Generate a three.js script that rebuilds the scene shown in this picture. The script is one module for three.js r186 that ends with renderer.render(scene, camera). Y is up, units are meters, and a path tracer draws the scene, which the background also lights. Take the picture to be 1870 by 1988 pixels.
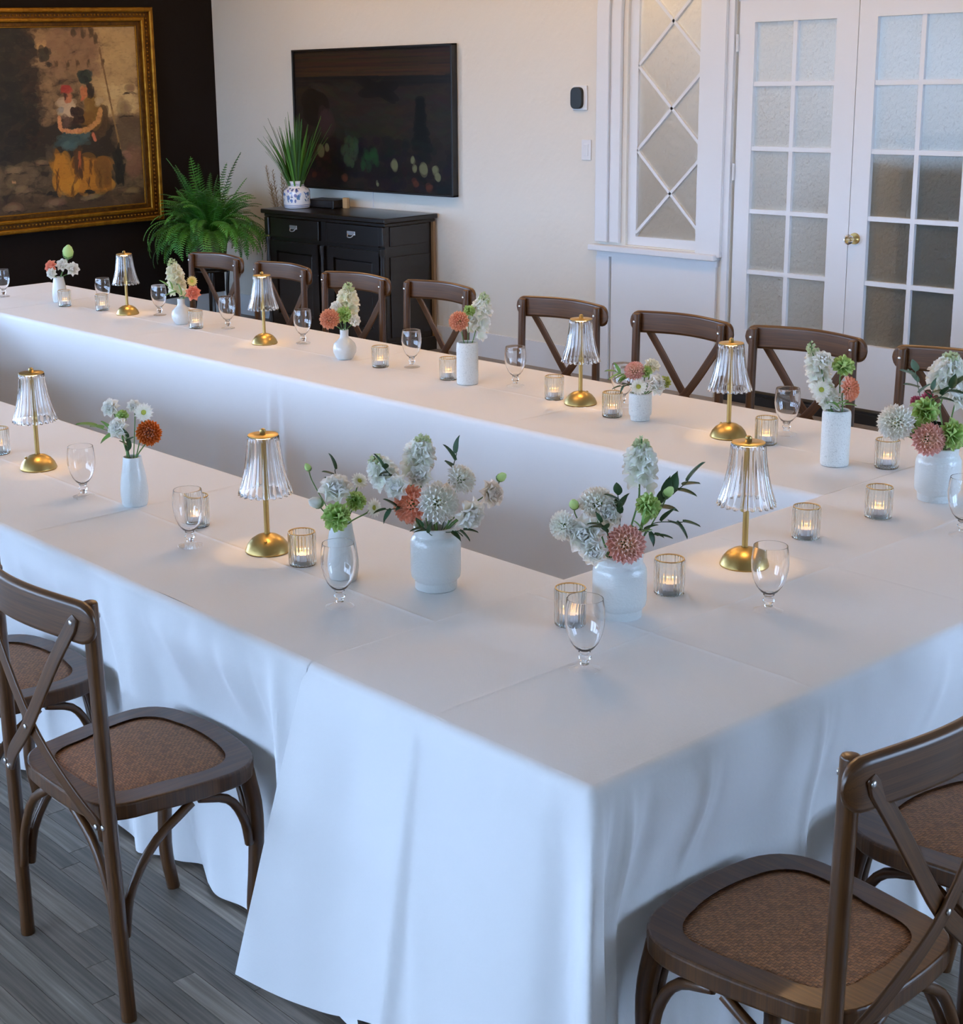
import * as THREE from 'three';
import { mergeGeometries, mergeVertices } from 'three/addons/utils/BufferGeometryUtils.js';
import { RoundedBoxGeometry } from 'three/addons/geometries/RoundedBoxGeometry.js';

const SKY_L = 14.8, CHAND = 3, CEIL = 3.4, FOYER = 1.8;   // light levels
const renderer = new THREE.WebGLRenderer({ antialias: true });
renderer.toneMapping = THREE.LinearToneMapping;
renderer.toneMappingExposure = 1.0;
renderer.shadowMap.enabled = true;
const scene = new THREE.Scene();

// ---------- camera: eye height 1.91 m, off-centre crop of a longer lens ----------
const camera = new THREE.PerspectiveCamera(THREE.MathUtils.radToDeg(2 * Math.atan(994 / 3012.95)), 1870 / 1988, 0.05, 60);
camera.position.set(2.3253, 1.912, 1.7476);
camera.rotation.order = 'YXZ';
camera.rotation.set(-0.2499, 0.9048, -0.032);
camera.setViewOffset(1870, 1988, 290.84, 101.69, 1870, 1988);
camera.updateProjectionMatrix();

// ---------- daylight: an even sky outside real window openings, warm lamps inside ----------
scene.background = new THREE.Color().setRGB(0.50, 0.71, 1.06).multiplyScalar(SKY_L);
const WARM = new THREE.Color().setRGB(1.0, 0.58, 0.25);
const ROOM = { x0: -7.989, x1: 4.6, z0: -5.32, z1: 5.0, h: 3.2 };
const WINDOWS = [[-6.4, 1.7], [-4.3, 1.7], [-2.2, 1.7], [-0.1, 1.7]];   // wall behind the camera: centre x, width
const LEFT_WINDOWS = [[-0.9, 1.5], [1.1, 1.5], [3.1, 1.5]];   // dark wall: centre z, width
const SIDE_WINDOWS = [[-4.2, 1.4], [-2.4, 1.4]];   // right wall: centre z, width
const WIN_Y = [0.7, 2.6];

// ---------- helpers ----------
let seed = 7;
const rnd = () => { seed = (seed + 0x6d2b79f5) | 0; let t = Math.imul(seed ^ (seed >>> 15), 1 | seed); t = (t + Math.imul(t ^ (t >>> 7), 61 | t)) ^ t; return ((t ^ (t >>> 14)) >>> 0) / 4294967296; };
const rr = (a, b) => a + (b - a) * rnd();
const V = (x, y, z) => new THREE.Vector3(x, y, z);
const UPV = V(0, 1, 0);
const taken = new Map();
const numbered = (n) => { const k = taken.get(n) || 0; taken.set(n, k + 1); return k ? `${n}_${String(k).padStart(3, '0')}` : n; };
function shade(o) { o.traverse((m) => { if (m.isMesh) { m.castShadow = true; m.receiveShadow = true; } }); return o; }
function part(name, geo, mat, parent) { const m = new THREE.Mesh(geo, mat); m.name = name; parent.add(m); return m; }
function thing(name, label, category, at = [0, 0, 0], turn = 0, group) {
  const o = new THREE.Group(); o.name = numbered(name); o.position.set(...at); o.rotation.y = turn;
  o.userData = { label, category }; if (group) o.userData.group = group; scene.add(o); return o;
}
function solo(name, geo, mat, label, category, at = [0, 0, 0], group) {
  const m = new THREE.Mesh(geo, mat); m.name = numbered(name); m.position.set(...at); m.userData = { label, category }; if (group) m.userData.group = group; scene.add(m); return m;
}
function copyOf(src, label, at, turn = 0) {
  const c = src.clone(); c.name = numbered(src.userData.kindName || src.name.replace(/_\d\d\d$/, '')); c.userData = { ...src.userData, label };
  c.position.set(...at); c.rotation.y = turn; scene.add(c); return c;
}
function struct(name, geo, mat) { const m = new THREE.Mesh(geo, mat); m.name = name; m.userData.kind = 'structure'; scene.add(m); return m; }
function structGroup(name) { const g = new THREE.Group(); g.name = name; g.userData.kind = 'structure'; scene.add(g); return g; }
function box(x0, x1, y0, y1, z0, z1, uvm = true) {
  const g = new THREE.BoxGeometry(x1 - x0, y1 - y0, z1 - z0); g.translate((x0 + x1) / 2, (y0 + y1) / 2, (z0 + z1) / 2);
  if (uvm) boxUV(g); return g;
}
function boxUV(g) {   // uv in metres by the way each face points
  const p = g.attributes.position, n = g.attributes.normal, u = g.attributes.uv;
  for (let i = 0; i < p.count; i++) {
    const ax = Math.abs(n.getX(i)), ay = Math.abs(n.getY(i)), az = Math.abs(n.getZ(i));
    if (ay >= ax && ay >= az) u.setXY(i, p.getX(i), p.getZ(i)); else if (az >= ax) u.setXY(i, p.getX(i), p.getY(i)); else u.setXY(i, p.getZ(i), p.getY(i));
  }
  return g;
}
function rbox(w, h, d, r = 0.004, seg = 2) { return new RoundedBoxGeometry(w, h, d, seg, r); }
const merge = (l) => { const c = l.map((g) => { const q = g.index ? g.toNonIndexed() : g; for (const k of Object.keys(q.attributes)) if (!['position', 'normal', 'uv', 'color'].includes(k)) q.deleteAttribute(k); return q; }); return mergeGeometries(c); };
function lathe(pts, seg = 32) {   // uv: u once round = 0.25, v = length along the profile in metres
  const g = new THREE.LatheGeometry(pts.map(([r, y]) => new THREE.Vector2(Math.max(r, 0.0001), y)), seg), L = [0]; for (let i = 1; i < pts.length; i++) L.push(L[i - 1] + Math.hypot(pts[i][0] - pts[i - 1][0], pts[i][1] - pts[i - 1][1]));
  const u = g.attributes.uv, n = pts.length; for (let i = 0; i < u.count; i++) u.setXY(i, u.getX(i) * 0.25, L[i % n]); return g;
}
// sweep a closed profile [[a,b]...] (a sideways, b upward) along points; scale(t) -> [sa, sb]; up is fixed
function sweep(points, profile, { up = UPV, scale = () => [1, 1], cap = true } = {}) {
  const n = points.length, m = profile.length, pos = [], uv = [], idx = []; let len = 0;
  for (let i = 0; i < n; i++) {
    const T = points[Math.min(i + 1, n - 1)].clone().sub(points[Math.max(i - 1, 0)]).normalize();
    let N = new THREE.Vector3().crossVectors(T, up); if (N.lengthSq() < 1e-6) N.set(1, 0, 0); N.normalize();
    const B = new THREE.Vector3().crossVectors(N, T).normalize();
    if (i) len += points[i].distanceTo(points[i - 1]);
    const [sa, sb] = scale(i / (n - 1)); let per = 0;
    for (let j = 0; j <= m; j++) {
      const [a, b] = profile[j % m]; if (j) per += Math.hypot(a - profile[(j - 1) % m][0], b - profile[(j - 1) % m][1]);
      const q = points[i].clone().addScaledVector(N, a * sa).addScaledVector(B, b * sb);
      pos.push(q.x, q.y, q.z); uv.push(per, len);
    }
  }
  const w = m + 1;
  for (let i = 0; i < n - 1; i++) for (let j = 0; j < m; j++) { const a = i * w + j, b = a + 1, c = a + w, d = c + 1; idx.push(a, b, c, b, d, c); }
  if (cap) for (const [i, flip] of [[0, true], [n - 1, false]]) {
    const c = pos.length / 3; const P = points[i]; pos.push(P.x, P.y, P.z); uv.push(0, 0);
    for (let j = 0; j < m; j++) { const a = i * w + j, b = a + 1; flip ? idx.push(c, b, a) : idx.push(c, a, b); }
  }
  const g = new THREE.BufferGeometry(); g.setAttribute('position', new THREE.Float32BufferAttribute(pos, 3)); g.setAttribute('uv', new THREE.Float32BufferAttribute(uv, 2)); g.setIndex(idx); g.computeVertexNormals();
  return fixSeam(g, n, w);
}
function fixSeam(g, n, w) { const N = g.attributes.normal; for (let i = 0; i < n; i++) { const a = i * w, b = a + w - 1; const v = V(N.getX(a) + N.getX(b), N.getY(a) + N.getY(b), N.getZ(a) + N.getZ(b)).normalize(); N.setXYZ(a, v.x, v.y, v.z); N.setXYZ(b, v.x, v.y, v.z); } return g; }
const circle = (r, k = 10, sy = 1) => Array.from({ length: k }, (_, i) => [r * Math.cos(2 * Math.PI * i / k), r * sy * Math.sin(2 * Math.PI * i / k)]);
const roundRect = (w, h, r, k = 3) => { const o = []; for (const [cx, cy, a0] of [[w / 2 - r, h / 2 - r, 0], [-w / 2 + r, h / 2 - r, 1], [-w / 2 + r, -h / 2 + r, 2], [w / 2 - r, -h / 2 + r, 3]]) for (let i = 0; i <= k; i++) { const a = (a0 + i / k) * Math.PI / 2; o.push([cx + r * Math.cos(a), cy + r * Math.sin(a)]); } return o; };
const spline = (pts, n = 16) => new THREE.CatmullRomCurve3(pts.map((p) => p.isVector3 ? p : V(...p))).getPoints(n);
function rod(pts, r, n = 14, k = 10, up = UPV, scale) { return sweep(spline(pts, n), circle(r, k), { up, scale: scale || (() => [1, 1]) }); }

// value noise for textures
function hash2(x, y, s) { let h = Math.imul(x, 374761393) ^ Math.imul(y, 668265263) ^ Math.imul(s, 1442695041); h = Math.imul(h ^ (h >>> 13), 1274126177); return ((h ^ (h >>> 16)) >>> 0) / 4294967296; }
function vnoise(x, y, px, py, s) {   // tiles with px, py
  const xi = Math.floor(x), yi = Math.floor(y), fx = x - xi, fy = y - yi, u = fx * fx * (3 - 2 * fx), v = fy * fy * (3 - 2 * fy);
  const m = (a, b) => ((a % b) + b) % b, h = (a, b) => hash2(m(a, px), m(b, py), s);
  return (h(xi, yi) * (1 - u) + h(xi + 1, yi) * u) * (1 - v) + (h(xi, yi + 1) * (1 - u) + h(xi + 1, yi + 1) * u) * v;
}
function fbm(x, y, px, py, s, oct = 4) { let a = 0.5, t = 0, n = 0; for (let o = 0; o < oct; o++) { t += a * vnoise(x, y, px, py, s + o); n += a; x *= 2; y *= 2; px *= 2; py *= 2; a *= 0.5; } return t / n; }
function dataTex(w, h, fn, srgb, rep = [1, 1]) {
  const d = new Uint8Array(w * h * 4);
  for (let y = 0; y < h; y++) for (let x = 0; x < w; x++) { const c = fn(x / w, y / h), i = (y * w + x) * 4; const a = Array.isArray(c) ? c : [c, c, c]; for (let k = 0; k < 3; k++) d[i + k] = Math.max(0, Math.min(255, Math.round(a[k] * 255))); d[i + 3] = 255; }
  const t = new THREE.DataTexture(d, w, h, THREE.RGBAFormat); t.wrapS = t.wrapT = THREE.RepeatWrapping; t.magFilter = THREE.LinearFilter; t.minFilter = THREE.LinearFilter; t.repeat.set(...rep);
  if (srgb) t.colorSpace = THREE.SRGBColorSpace; t.needsUpdate = true; return t;
}
const std = (c, rough = 0.6, extra = {}) => new THREE.MeshPhysicalMaterial({ color: Array.isArray(c) ? new THREE.Color().setRGB(...c) : new THREE.Color(c), roughness: rough, side: THREE.DoubleSide, ...extra });
const mixc = (a, b, t) => a.map((v, i) => v + (b[i] - v) * t);

// ---------- materials ----------
const woodGrain = (dark, light, s, kx, ky) => dataTex(256, 256, (u, v) => { const n = fbm(u * kx, v * ky, kx, ky, s, 4), f = fbm(u * kx * 4, v * ky * 2, kx * 4, ky * 2, s + 9, 3); return mixc(dark, light, Math.min(1, Math.max(0, (n * 0.7 + f * 0.5 - 0.15)))); }, true);
const M = {};
M.chair = std([1, 1, 1], 0.32, { map: woodGrain([0.19, 0.105, 0.042], [0.47, 0.305, 0.145], 3, 24, 3), clearcoat: 0.2, clearcoatRoughness: 0.3 }); M.chair.map.repeat.set(8, 2);
M.chairRail = M.chair;
M.rattan = std([1, 1, 1], 0.55, {
  map: dataTex(128, 128, (u, v) => { const a = Math.floor(u * 16), b = Math.floor(v * 16), over = (a + b) % 2, fu = (u * 16) % 1, fv = (v * 16) % 1, e = over ? Math.abs(fv - 0.5) : Math.abs(fu - 0.5), n = hash2(over ? b : a, over ? a >> 1 : b >> 1, 5); const k = e > 0.42 ? 0.45 : 0.8 + 0.3 * n; return [0.62 * k, 0.42 * k, 0.265 * k]; }, true, [11, 11]),
  bumpMap: dataTex(128, 128, (u, v) => { const a = Math.floor(u * 16), b = Math.floor(v * 16), over = (a + b) % 2, fu = (u * 16) % 1, fv = (v * 16) % 1; return Math.sin(Math.PI * (over ? fu : fv)) * (1 - Math.pow(Math.abs((over ? fv : fu) - 0.5) * 2, 4)); }, false, [11, 11]), bumpScale: 0.0015 });
M.screw = std([0.65, 0.66, 0.68], 0.3, { metalness: 1 });
M.cloth = std([0.83, 0.83, 0.84], 0.9, { sheen: 0.15, sheenRoughness: 0.6,
  bumpMap: dataTex(256, 256, (u, v) => 0.5 + 0.25 * Math.sin(u * Math.PI * 2 * 64) * Math.sin(v * Math.PI * 2 * 64) + 0.25 * (fbm(u * 32, v * 32, 32, 32, 4, 3) - 0.5), false, [5, 5]), bumpScale: 0.0006 });
const plankMap = woodGrain([0.37, 0.34, 0.305], [0.71, 0.66, 0.605], 21, 3, 30);
M.planks = [1.0, 0.72, 1.25, 0.88].map((k, i) => std([k, k * (1 - 0.015 * i), k * (1 - 0.02 * i)], 0.42, { map: plankMap }));
M.gap = std([0.012, 0.011, 0.01], 0.9);
M.wallPaint = std([0.72, 0.71, 0.655], 0.85, { bumpMap: dataTex(256, 256, (u, v) => fbm(u * 24, v * 24, 24, 24, 31, 4), false, [1.2, 1.2]), bumpScale: 0.0025 });
M.ceiling = std([0.78, 0.77, 0.73], 0.9);
M.darkWall = std([0.0085, 0.006, 0.0055], 0.85, { specularIntensity: 0.35, bumpMap: M.wallPaint.bumpMap, bumpScale: 0.002 });
M.trim = std([0.70, 0.74, 0.78], 0.5);
M.frost = new THREE.MeshPhysicalMaterial({ color: new THREE.Color().setRGB(0.78, 0.79, 0.76), transmission: 1, thickness: 0, roughness: 0.9, ior: 1.45, side: THREE.DoubleSide,
  bumpMap: dataTex(256, 256, (u, v) => fbm(u * 20, v * 14, 20, 14, 77, 4), false, [2, 2]), bumpScale: 0.006 });
M.brass = std([0.52, 0.37, 0.14], 0.36, { metalness: 1 });
M.glassThin = new THREE.MeshPhysicalMaterial({ color: 0xffffff, transmission: 1, thickness: 0, roughness: 0.02, ior: 1.52, side: THREE.DoubleSide });
M.glassSolid = new THREE.MeshPhysicalMaterial({ color: 0xffffff, transmission: 1, thickness: 0.01, roughness: 0.02, ior: 1.5, side: THREE.DoubleSide });
M.shade = new THREE.MeshPhysicalMaterial({ color: new THREE.Color().setRGB(0.97, 0.95, 0.93), transmission: 1, thickness: 0.004, roughness: 0.03, ior: 1.49, side: THREE.DoubleSide });
M.votive = new THREE.MeshPhysicalMaterial({ color: new THREE.Color().setRGB(0.93, 0.96, 0.96), transmission: 1, thickness: 0.003, roughness: 0.05, ior: 1.52, side: THREE.DoubleSide });
M.rim = std([0.55, 0.36, 0.14], 0.35, { metalness: 0.9 });
M.wax = std([0.82, 0.83, 0.90], 0.5);
M.flame = std([1, 0.6, 0.25], 0.6, { emissive: new THREE.Color().setRGB(1, 0.46, 0.16), emissiveIntensity: 1.1 });
M.ceramic = std([0.66, 0.69, 0.68], 0.28, { clearcoat: 0.5, clearcoatRoughness: 0.15, bumpMap: dataTex(256, 256, (u, v) => fbm(u * 40, v * 40, 40, 40, 55, 3), false, [8, 8]), bumpScale: 0.0006 });
M.ceramicSpeckle = std([1, 1, 1], 0.4, { map: dataTex(256, 256, (u, v) => { const n = fbm(u * 64, v * 64, 64, 64, 66, 2); const k = n > 0.70 ? 0.76 : 0.84 + 0.05 * n; return [k * 0.99, k, k * 0.985]; }, true, [8, 8]), bumpMap: M.ceramic.bumpMap, bumpScale: 0.0008 });
M.stem = std([0.10, 0.22, 0.06], 0.6);
M.steel = std([0.55, 0.56, 0.58], 0.35, { metalness: 1 });
M.black = std([0.008, 0.008, 0.009], 0.35);
M.darkMetal = std([0.03, 0.03, 0.032], 0.4, { metalness: 0.6 });
M.darkWood = std([1, 1, 1], 0.3, { map: woodGrain([0.025, 0.02, 0.019], [0.085, 0.062, 0.055], 41, 4, 26), clearcoat: 0.3, clearcoatRoughness: 0.3 });
M.gold = std([1, 1, 1], 0.38, { metalness: 0.75, map: woodGrain([0.42, 0.27, 0.05], [0.80, 0.58, 0.17], 51, 18, 18) });
M.goldDark = std([1, 1, 1], 0.45, { metalness: 0.6, map: woodGrain([0.22, 0.14, 0.03], [0.50, 0.33, 0.09], 52, 30, 30) });

// =====================================================================  ROOM
const T = 0.15, { x0: RX0, x1: RX1, z0: RZ0, z1: RZ1, h: RH } = ROOM, FZ = -8.4;   // FZ: back of the foyer behind the french doors
{ // floor of narrow strip boards running along x
  const floor = structGroup('floor');
  part('subfloor', box(RX0 - T, RX1 + T, -0.12, -0.021, FZ - T, RZ1 + T), M.gap, floor);
  const PW = 0.0575, near = { x0: -2.6, x1: 1.9, z0: -0.25, z1: 1.3 };
  const boardGeo = (len) => { const g = new THREE.BoxGeometry(len, 0.02, PW - 0.0016); g.translate(len / 2, -0.0105, 0); const u = g.attributes.uv, p = g.attributes.position; for (let i = 0; i < p.count; i++) u.setXY(i, p.getX(i) * 0.8, (p.getZ(i) + p.getY(i)) * 4); return g; };
  const lens = [0.45, 0.62, 0.8, 1.0, 1.25], geos = lens.map((l) => { const a = boardGeo(l - 0.0016), b = a.clone(), c = a.clone(); for (const [g, o] of [[b, 0.37], [c, 0.71]]) for (let i = 0; i < g.attributes.uv.count; i++) g.attributes.uv.setXY(i, g.attributes.uv.getX(i) + o, g.attributes.uv.getY(i) + o * 1.7); return [a, b, c]; });
  let k = 0;
  for (let z = near.z0; z < near.z1; z += PW) {
    let x = near.x0 - rr(0, 0.9);
    while (x < near.x1) { const i = Math.floor(rnd() * lens.length); const m = part(k ? `plank_${String(k).padStart(3, '0')}` : 'plank', geos[i][Math.floor(rnd() * 3)], M.planks[Math.floor(rnd() * 4)], floor); m.position.set(x, (rnd() - 0.5) * 0.0008, z + PW / 2); x += lens[i]; k++; }
  }
  const far = [];
  const zEnd = near.z0 + Math.ceil((near.z1 - near.z0) / PW) * PW;
  const rows = []; for (let z = near.z0 - PW; z > FZ; z -= PW) rows.push(z); for (let z = zEnd; z < RZ1; z += PW) rows.push(z);
  for (const z of rows) { let x = RX0 - rr(0, 1); while (x < RX1) { const g = geos[4][Math.floor(rnd() * 3)].clone(); g.translate(x, 0, z + PW / 2); far.push(g); x += 1.25; } }
  for (let z = near.z0; z < zEnd - 0.001; z += PW) for (const [a, b] of [[RX0, near.x0 - 0.95], [near.x1 + 1.25, RX1]]) { const g = boardGeo(b - a); g.translate(a, -0.0015, z + PW / 2); far.push(g); }
  const f = part('plank_field', merge(far), M.planks[0], floor); f.userData.kind = 'stuff';
}
// ceiling and side walls
struct('ceiling', box(RX0 - T, RX1 + T, RH, RH + 0.12, FZ - T, RZ1 + T), M.ceiling);

// walls with tall windows behind the camera and at its right
let winNo = 2;
function windowWall(name, along, a0, a1, at, list, sgn = 1, mat = M.wallPaint) {   // along 'x': wall at z = at; along 'z': wall at x = at
  const B = (p, q, y0, y1, d0, d1) => along === 'x' ? box(p, q, y0, y1, at + d0, at + d1) : box(Math.min(at + sgn * d0, at + sgn * d1), Math.max(at + sgn * d0, at + sgn * d1), y0, y1, p, q);
  const g = [B(a0, a1, 0, WIN_Y[0], 0, T), B(a0, a1, WIN_Y[1], RH, 0, T)]; let p = a0;
  for (const [c, w] of list) { g.push(B(p, c - w / 2, WIN_Y[0], WIN_Y[1], 0, T)); p = c + w / 2; }
  g.push(B(p, a1, WIN_Y[0], WIN_Y[1], 0, T)); struct(name, merge(g), mat);
  for (const [c, w] of list) {
    const s = structGroup(`window_${winNo++}`), a = c - w / 2, b = c + w / 2, [y0, y1] = WIN_Y, ym = (y0 + y1) / 2;
    part('sash', merge([B(a, a + 0.05, y0, y1, 0.05, 0.1), B(b - 0.05, b, y0, y1, 0.05, 0.1), B(a, b, y0, y0 + 0.05, 0.05, 0.1), B(a, b, y1 - 0.05, y1, 0.05, 0.1), B(c - 0.015, c + 0.015, y0, y1, 0.055, 0.095), B(a, b, ym - 0.015, ym + 0.015, 0.055, 0.095)]), M.trim, s);
    for (const [p0, p1] of [[a + 0.05, c - 0.015], [c + 0.015, b - 0.05]]) for (const [q0, q1] of [[y0 + 0.05, ym - 0.015], [ym + 0.015, y1 - 0.05]]) { const pl = new THREE.PlaneGeometry(p1 - p0, q1 - q0); if (along === 'x') pl.translate((p0 + p1) / 2, (q0 + q1) / 2, at + 0.075); else { pl.rotateY(-Math.PI / 2); pl.translate(at + sgn * 0.075, (q0 + q1) / 2, (p0 + p1) / 2); } part('glass_pane', pl, M.glassThin, s); }
  }
}
windowWall('wall_near', 'x', RX0, RX1, RZ1, WINDOWS);
windowWall('wall_left', 'z', FZ - T, RZ1 + T, RX0, LEFT_WINDOWS, -1, M.darkWall);
windowWall('wall_right', 'z', FZ - T, RZ1 + T, RX1, SIDE_WINDOWS);
struct('ground_outside', box(-60, 60, -0.6, -0.4, -40, 80), std([0.09, 0.10, 0.075], 1));
// outline with an arched head
function archPath(P, xl, xr, y0, ys, yt) { P.moveTo(xl, y0); P.lineTo(xl, ys); P.absellipse((xl + xr) / 2, ys, (xr - xl) / 2, yt - ys, Math.PI, 0, true); P.lineTo(xr, y0); P.closePath(); return P; }
function ring(outer, inner, depth, z, bevel = 0.004, closed = false) {   // arched frame; open at the sill unless closed
  let s;
  if (closed) { s = archPath(new THREE.Shape(), ...outer); s.holes.push(archPath(new THREE.Path(), ...inner)); }
  else {
    const [xl, xr, y0, ys, yt] = outer, [il, ir, , js, jt] = inner; s = new THREE.Shape(); s.moveTo(xl, y0); s.lineTo(xl, ys); s.absellipse((xl + xr) / 2, ys, (xr - xl) / 2, yt - ys, Math.PI, 0, true); s.lineTo(xr, y0);
    s.lineTo(ir, y0); s.lineTo(ir, js); s.absellipse((il + ir) / 2, js, (ir - il) / 2, jt - js, 0, Math.PI, false); s.lineTo(il, y0); s.closePath();
  }
  const g = new THREE.ExtrudeGeometry(s, { depth: depth - 2 * bevel, bevelEnabled: true, bevelSize: bevel, bevelThickness: bevel, bevelOffset: -bevel, bevelSegments: 2, curveSegments: 20 }); g.translate(0, 0, z + bevel); return g;
}
const WG = { xl: -3.742, xr: -3.248, y0: 0.868, ys: 2.12, yt: 2.62 };   // glass of the lattice window
{ // far wall, pierced by the lattice window and the french doors
  const s = new THREE.Shape(); s.moveTo(RX0, 0); s.lineTo(RX0, RH); s.lineTo(RX1, RH); s.lineTo(RX1, 0); s.lineTo(-1.555, 0); s.lineTo(-1.555, 2.19); s.lineTo(-3.045, 2.19); s.lineTo(-3.045, 0); s.closePath();
  s.holes.push(archPath(new THREE.Path(), -3.80, -3.19, 0.82, 2.12, 2.68));
  const g = new THREE.ExtrudeGeometry(s, { depth: 0.12, bevelEnabled: false, curveSegments: 24 }); g.translate(0, 0, RZ0 - 0.12);
  struct('wall_far', g, M.wallPaint);
}
{ // lattice window with moulded casing
  const w = structGroup('window_1');
  part('casing', ring([-4.012, -3.085, 0.83, 2.1, 2.86], [-3.918, -3.115, 0.82, 2.1, 2.78], 0.034, RZ0, 0.006), M.trim, w);
  part('inner_casing', ring([-3.921, -3.105, 0.83, 2.1, 2.79], [-3.90, -3.13, 0.82, 2.1, 2.76], 0.012, RZ0, 0.003), M.trim, w);
  part('stop_moulding', ring([-3.902, -3.125, 0.83, 2.1, 2.77], [-3.832, -3.19, 0.82, 2.1, 2.70], 0.026, RZ0, 0.005), M.trim, w);
  part('sash', ring([-3.815, -3.19, 0.815, 2.12, 2.69], [WG.xl, WG.xr, WG.y0, WG.ys, WG.yt], 0.04, RZ0 - 0.06, 0.004, true), M.trim, w);
  part('right_board', box(-3.255, -3.088, 0.80, 2.75, RZ0 - 0.02, RZ0 + 0.038), M.trim, w);
  const sill = new RoundedBoxGeometry(0.93, 0.035, 0.13, 2, 0.006); sill.translate(-3.573, 0.797, RZ0 + 0.0); part('sill', sill, M.trim, w);
  part('apron', box(-4.0, -3.115, 0.745, 0.782, RZ0, RZ0 + 0.022), M.trim, w);
  part('pilaster', box(-4.005, -3.905, 0, 0.745, RZ0, RZ0 + 0.024), M.trim, w);
  part('lower_panel', box(-3.89, -3.125, 0, 0.745, RZ0, RZ0 + 0.016), M.trim, w);
  // diagonal lattice: crossings every 0.476 m on the centre line
  const xc = (WG.xl + WG.xr) / 2, hw = (WG.xr - WG.xl) / 2, dy = 0.238, zb = RZ0 - 0.035;
  const bar = (xa, ya, xb, yb) => { const L = Math.hypot(xb - xa, yb - ya); const g = new THREE.BoxGeometry(L, 0.017, 0.022); g.rotateZ(Math.atan2(yb - ya, xb - xa)); g.translate((xa + xb) / 2, (ya + yb) / 2, zb); part('lattice_bar', g, M.trim, w); };
  for (let k = 0; k < 4; k++) { const y = 1.13 + 0.476 * k; for (const [sa, sb] of [[-1, -1], [-1, 1], [1, -1], [1, 1]]) { if (k === 3 && sb > 0) continue; bar(xc + sa * hw, y + sb * dy, xc, y); } }
  const pane = (pts) => { const s = new THREE.Shape(pts.map(([x, y]) => new THREE.Vector2(x, y))); const g = new THREE.ShapeGeometry(s); g.translate(0, 0, zb - 0.006); part('glass_pane', g, M.frost, w); };
  pane([[WG.xl, WG.y0], [WG.xr, WG.y0], [xc, 1.13]]);
  for (let k = 0; k < 3; k++) {
    const y = 1.13 + 0.476 * k;
    pane([[xc, y], [xc + hw, y + dy], [xc, y + 2 * dy], [xc - hw, y + dy]]);
    for (const q of [-1, 1]) pane([[xc + q * hw, y - dy], [xc + q * hw, y + dy], [xc, y]]);
  }
  pane([[WG.xl, 2.32], [xc, 2.558], [WG.xr, 2.32], [WG.xr - 0.06, 2.5], [xc, 2.62], [WG.xl + 0.06, 2.5]]);
}
// french doors, two leaves of ten frosted panes
const rowsY = [2.053, 1.735, 1.397, 1.062, 0.733, 0.411], MUN = 0.024;
function frenchDoor(name, xa, xb, pa, pb, hingeX, knobX) {
  const d = structGroup(name); const za = RZ0 - 0.045, zf = RZ0 - 0.002;
  part('door_frame', merge([box(xa, pa, 0.078, 2.165, za, zf), box(pb, xb, 0.078, 2.165, za, zf), box(pa, pb, 2.053, 2.165, za, zf), box(pa, pb, 0.078, 0.411, za, zf)]), M.trim, d);
  const xm = (pa + pb) / 2;
  part('muntin', box(xm - MUN / 2, xm + MUN / 2, 0.411, 2.053, za + 0.008, zf - 0.006), M.trim, d);
  for (let r = 1; r < 5; r++) for (const [a, b] of [[pa, xm - MUN / 2], [xm + MUN / 2, pb]]) part('muntin', box(a, b, rowsY[r] - MUN / 2, rowsY[r] + MUN / 2, za + 0.008, zf - 0.006), M.trim, d);
  for (let r = 0; r < 5; r++) for (const [a, b] of [[pa, xm - MUN / 2], [xm + MUN / 2, pb]]) {
    const y1 = rowsY[r] - (r ? MUN / 2 : 0), y0 = rowsY[r + 1] + (r < 4 ? MUN / 2 : 0);
    const g = new THREE.PlaneGeometry(b - a, y1 - y0); g.translate((a + b) / 2, (y0 + y1) / 2, za + 0.018); const u = g.attributes.uv; for (let i = 0; i < u.count; i++) u.setXY(i, g.attributes.position.getX(i) * 2.2, g.attributes.position.getY(i) * 2.2);
    part('glass_pane', g, M.frost, d);
  }
  for (const y of [0.33, 1.27, 1.95]) { const h = new THREE.CylinderGeometry(0.008, 0.008, 0.09, 10); h.translate(hingeX, y, RZ0 + 0.006); const hm = part('hinge', h, M.trim, d); }
  if (knobX !== null) {
    const rose = new THREE.CylinderGeometry(0.028, 0.03, 0.012, 24); rose.rotateX(Math.PI / 2); rose.translate(knobX, 0.957, RZ0 + 0.004);
    const kn = part('knob', lathe([[0.009, 0], [0.009, 0.02], [0.016, 0.026], [0.026, 0.038], [0.027, 0.048], [0.02, 0.06], [0, 0.064]], 8).rotateX(Math.PI / 2).translate(knobX, 0.957, RZ0 + 0.008), M.glassSolid, d); kn.userData.label = 'faceted glass door knob';
    part('rose_plate', rose, M.brass, d);
  }
  return d;
}
frenchDoor('door_1', -3.029, -2.309, -2.931, -2.434, -3.034, null);
frenchDoor('door_2', -2.305, -1.575, -2.202, -1.704, -1.57, -2.268);
struct('trim_1', merge([box(-3.085, -3.048, 0, 2.24, RZ0, RZ0 + 0.02), box(-1.552, -1.46, 0, 2.28, RZ0, RZ0 + 0.03), box(-3.085, -1.46, 2.19, 2.29, RZ0, RZ0 + 0.03), box(-3.045, -1.555, 2.165, 2.19, RZ0 - 0.12, RZ0 - 0.01)]), M.trim);
struct('trim_2', merge([box(-3.045, -1.555, 0, 0.05, RZ0 - 0.12, RZ0 + 0.02), box(-3.045, -1.555, 0.05, 0.062, RZ0 - 0.10, RZ0 - 0.004)]), M.darkMetal);
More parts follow.
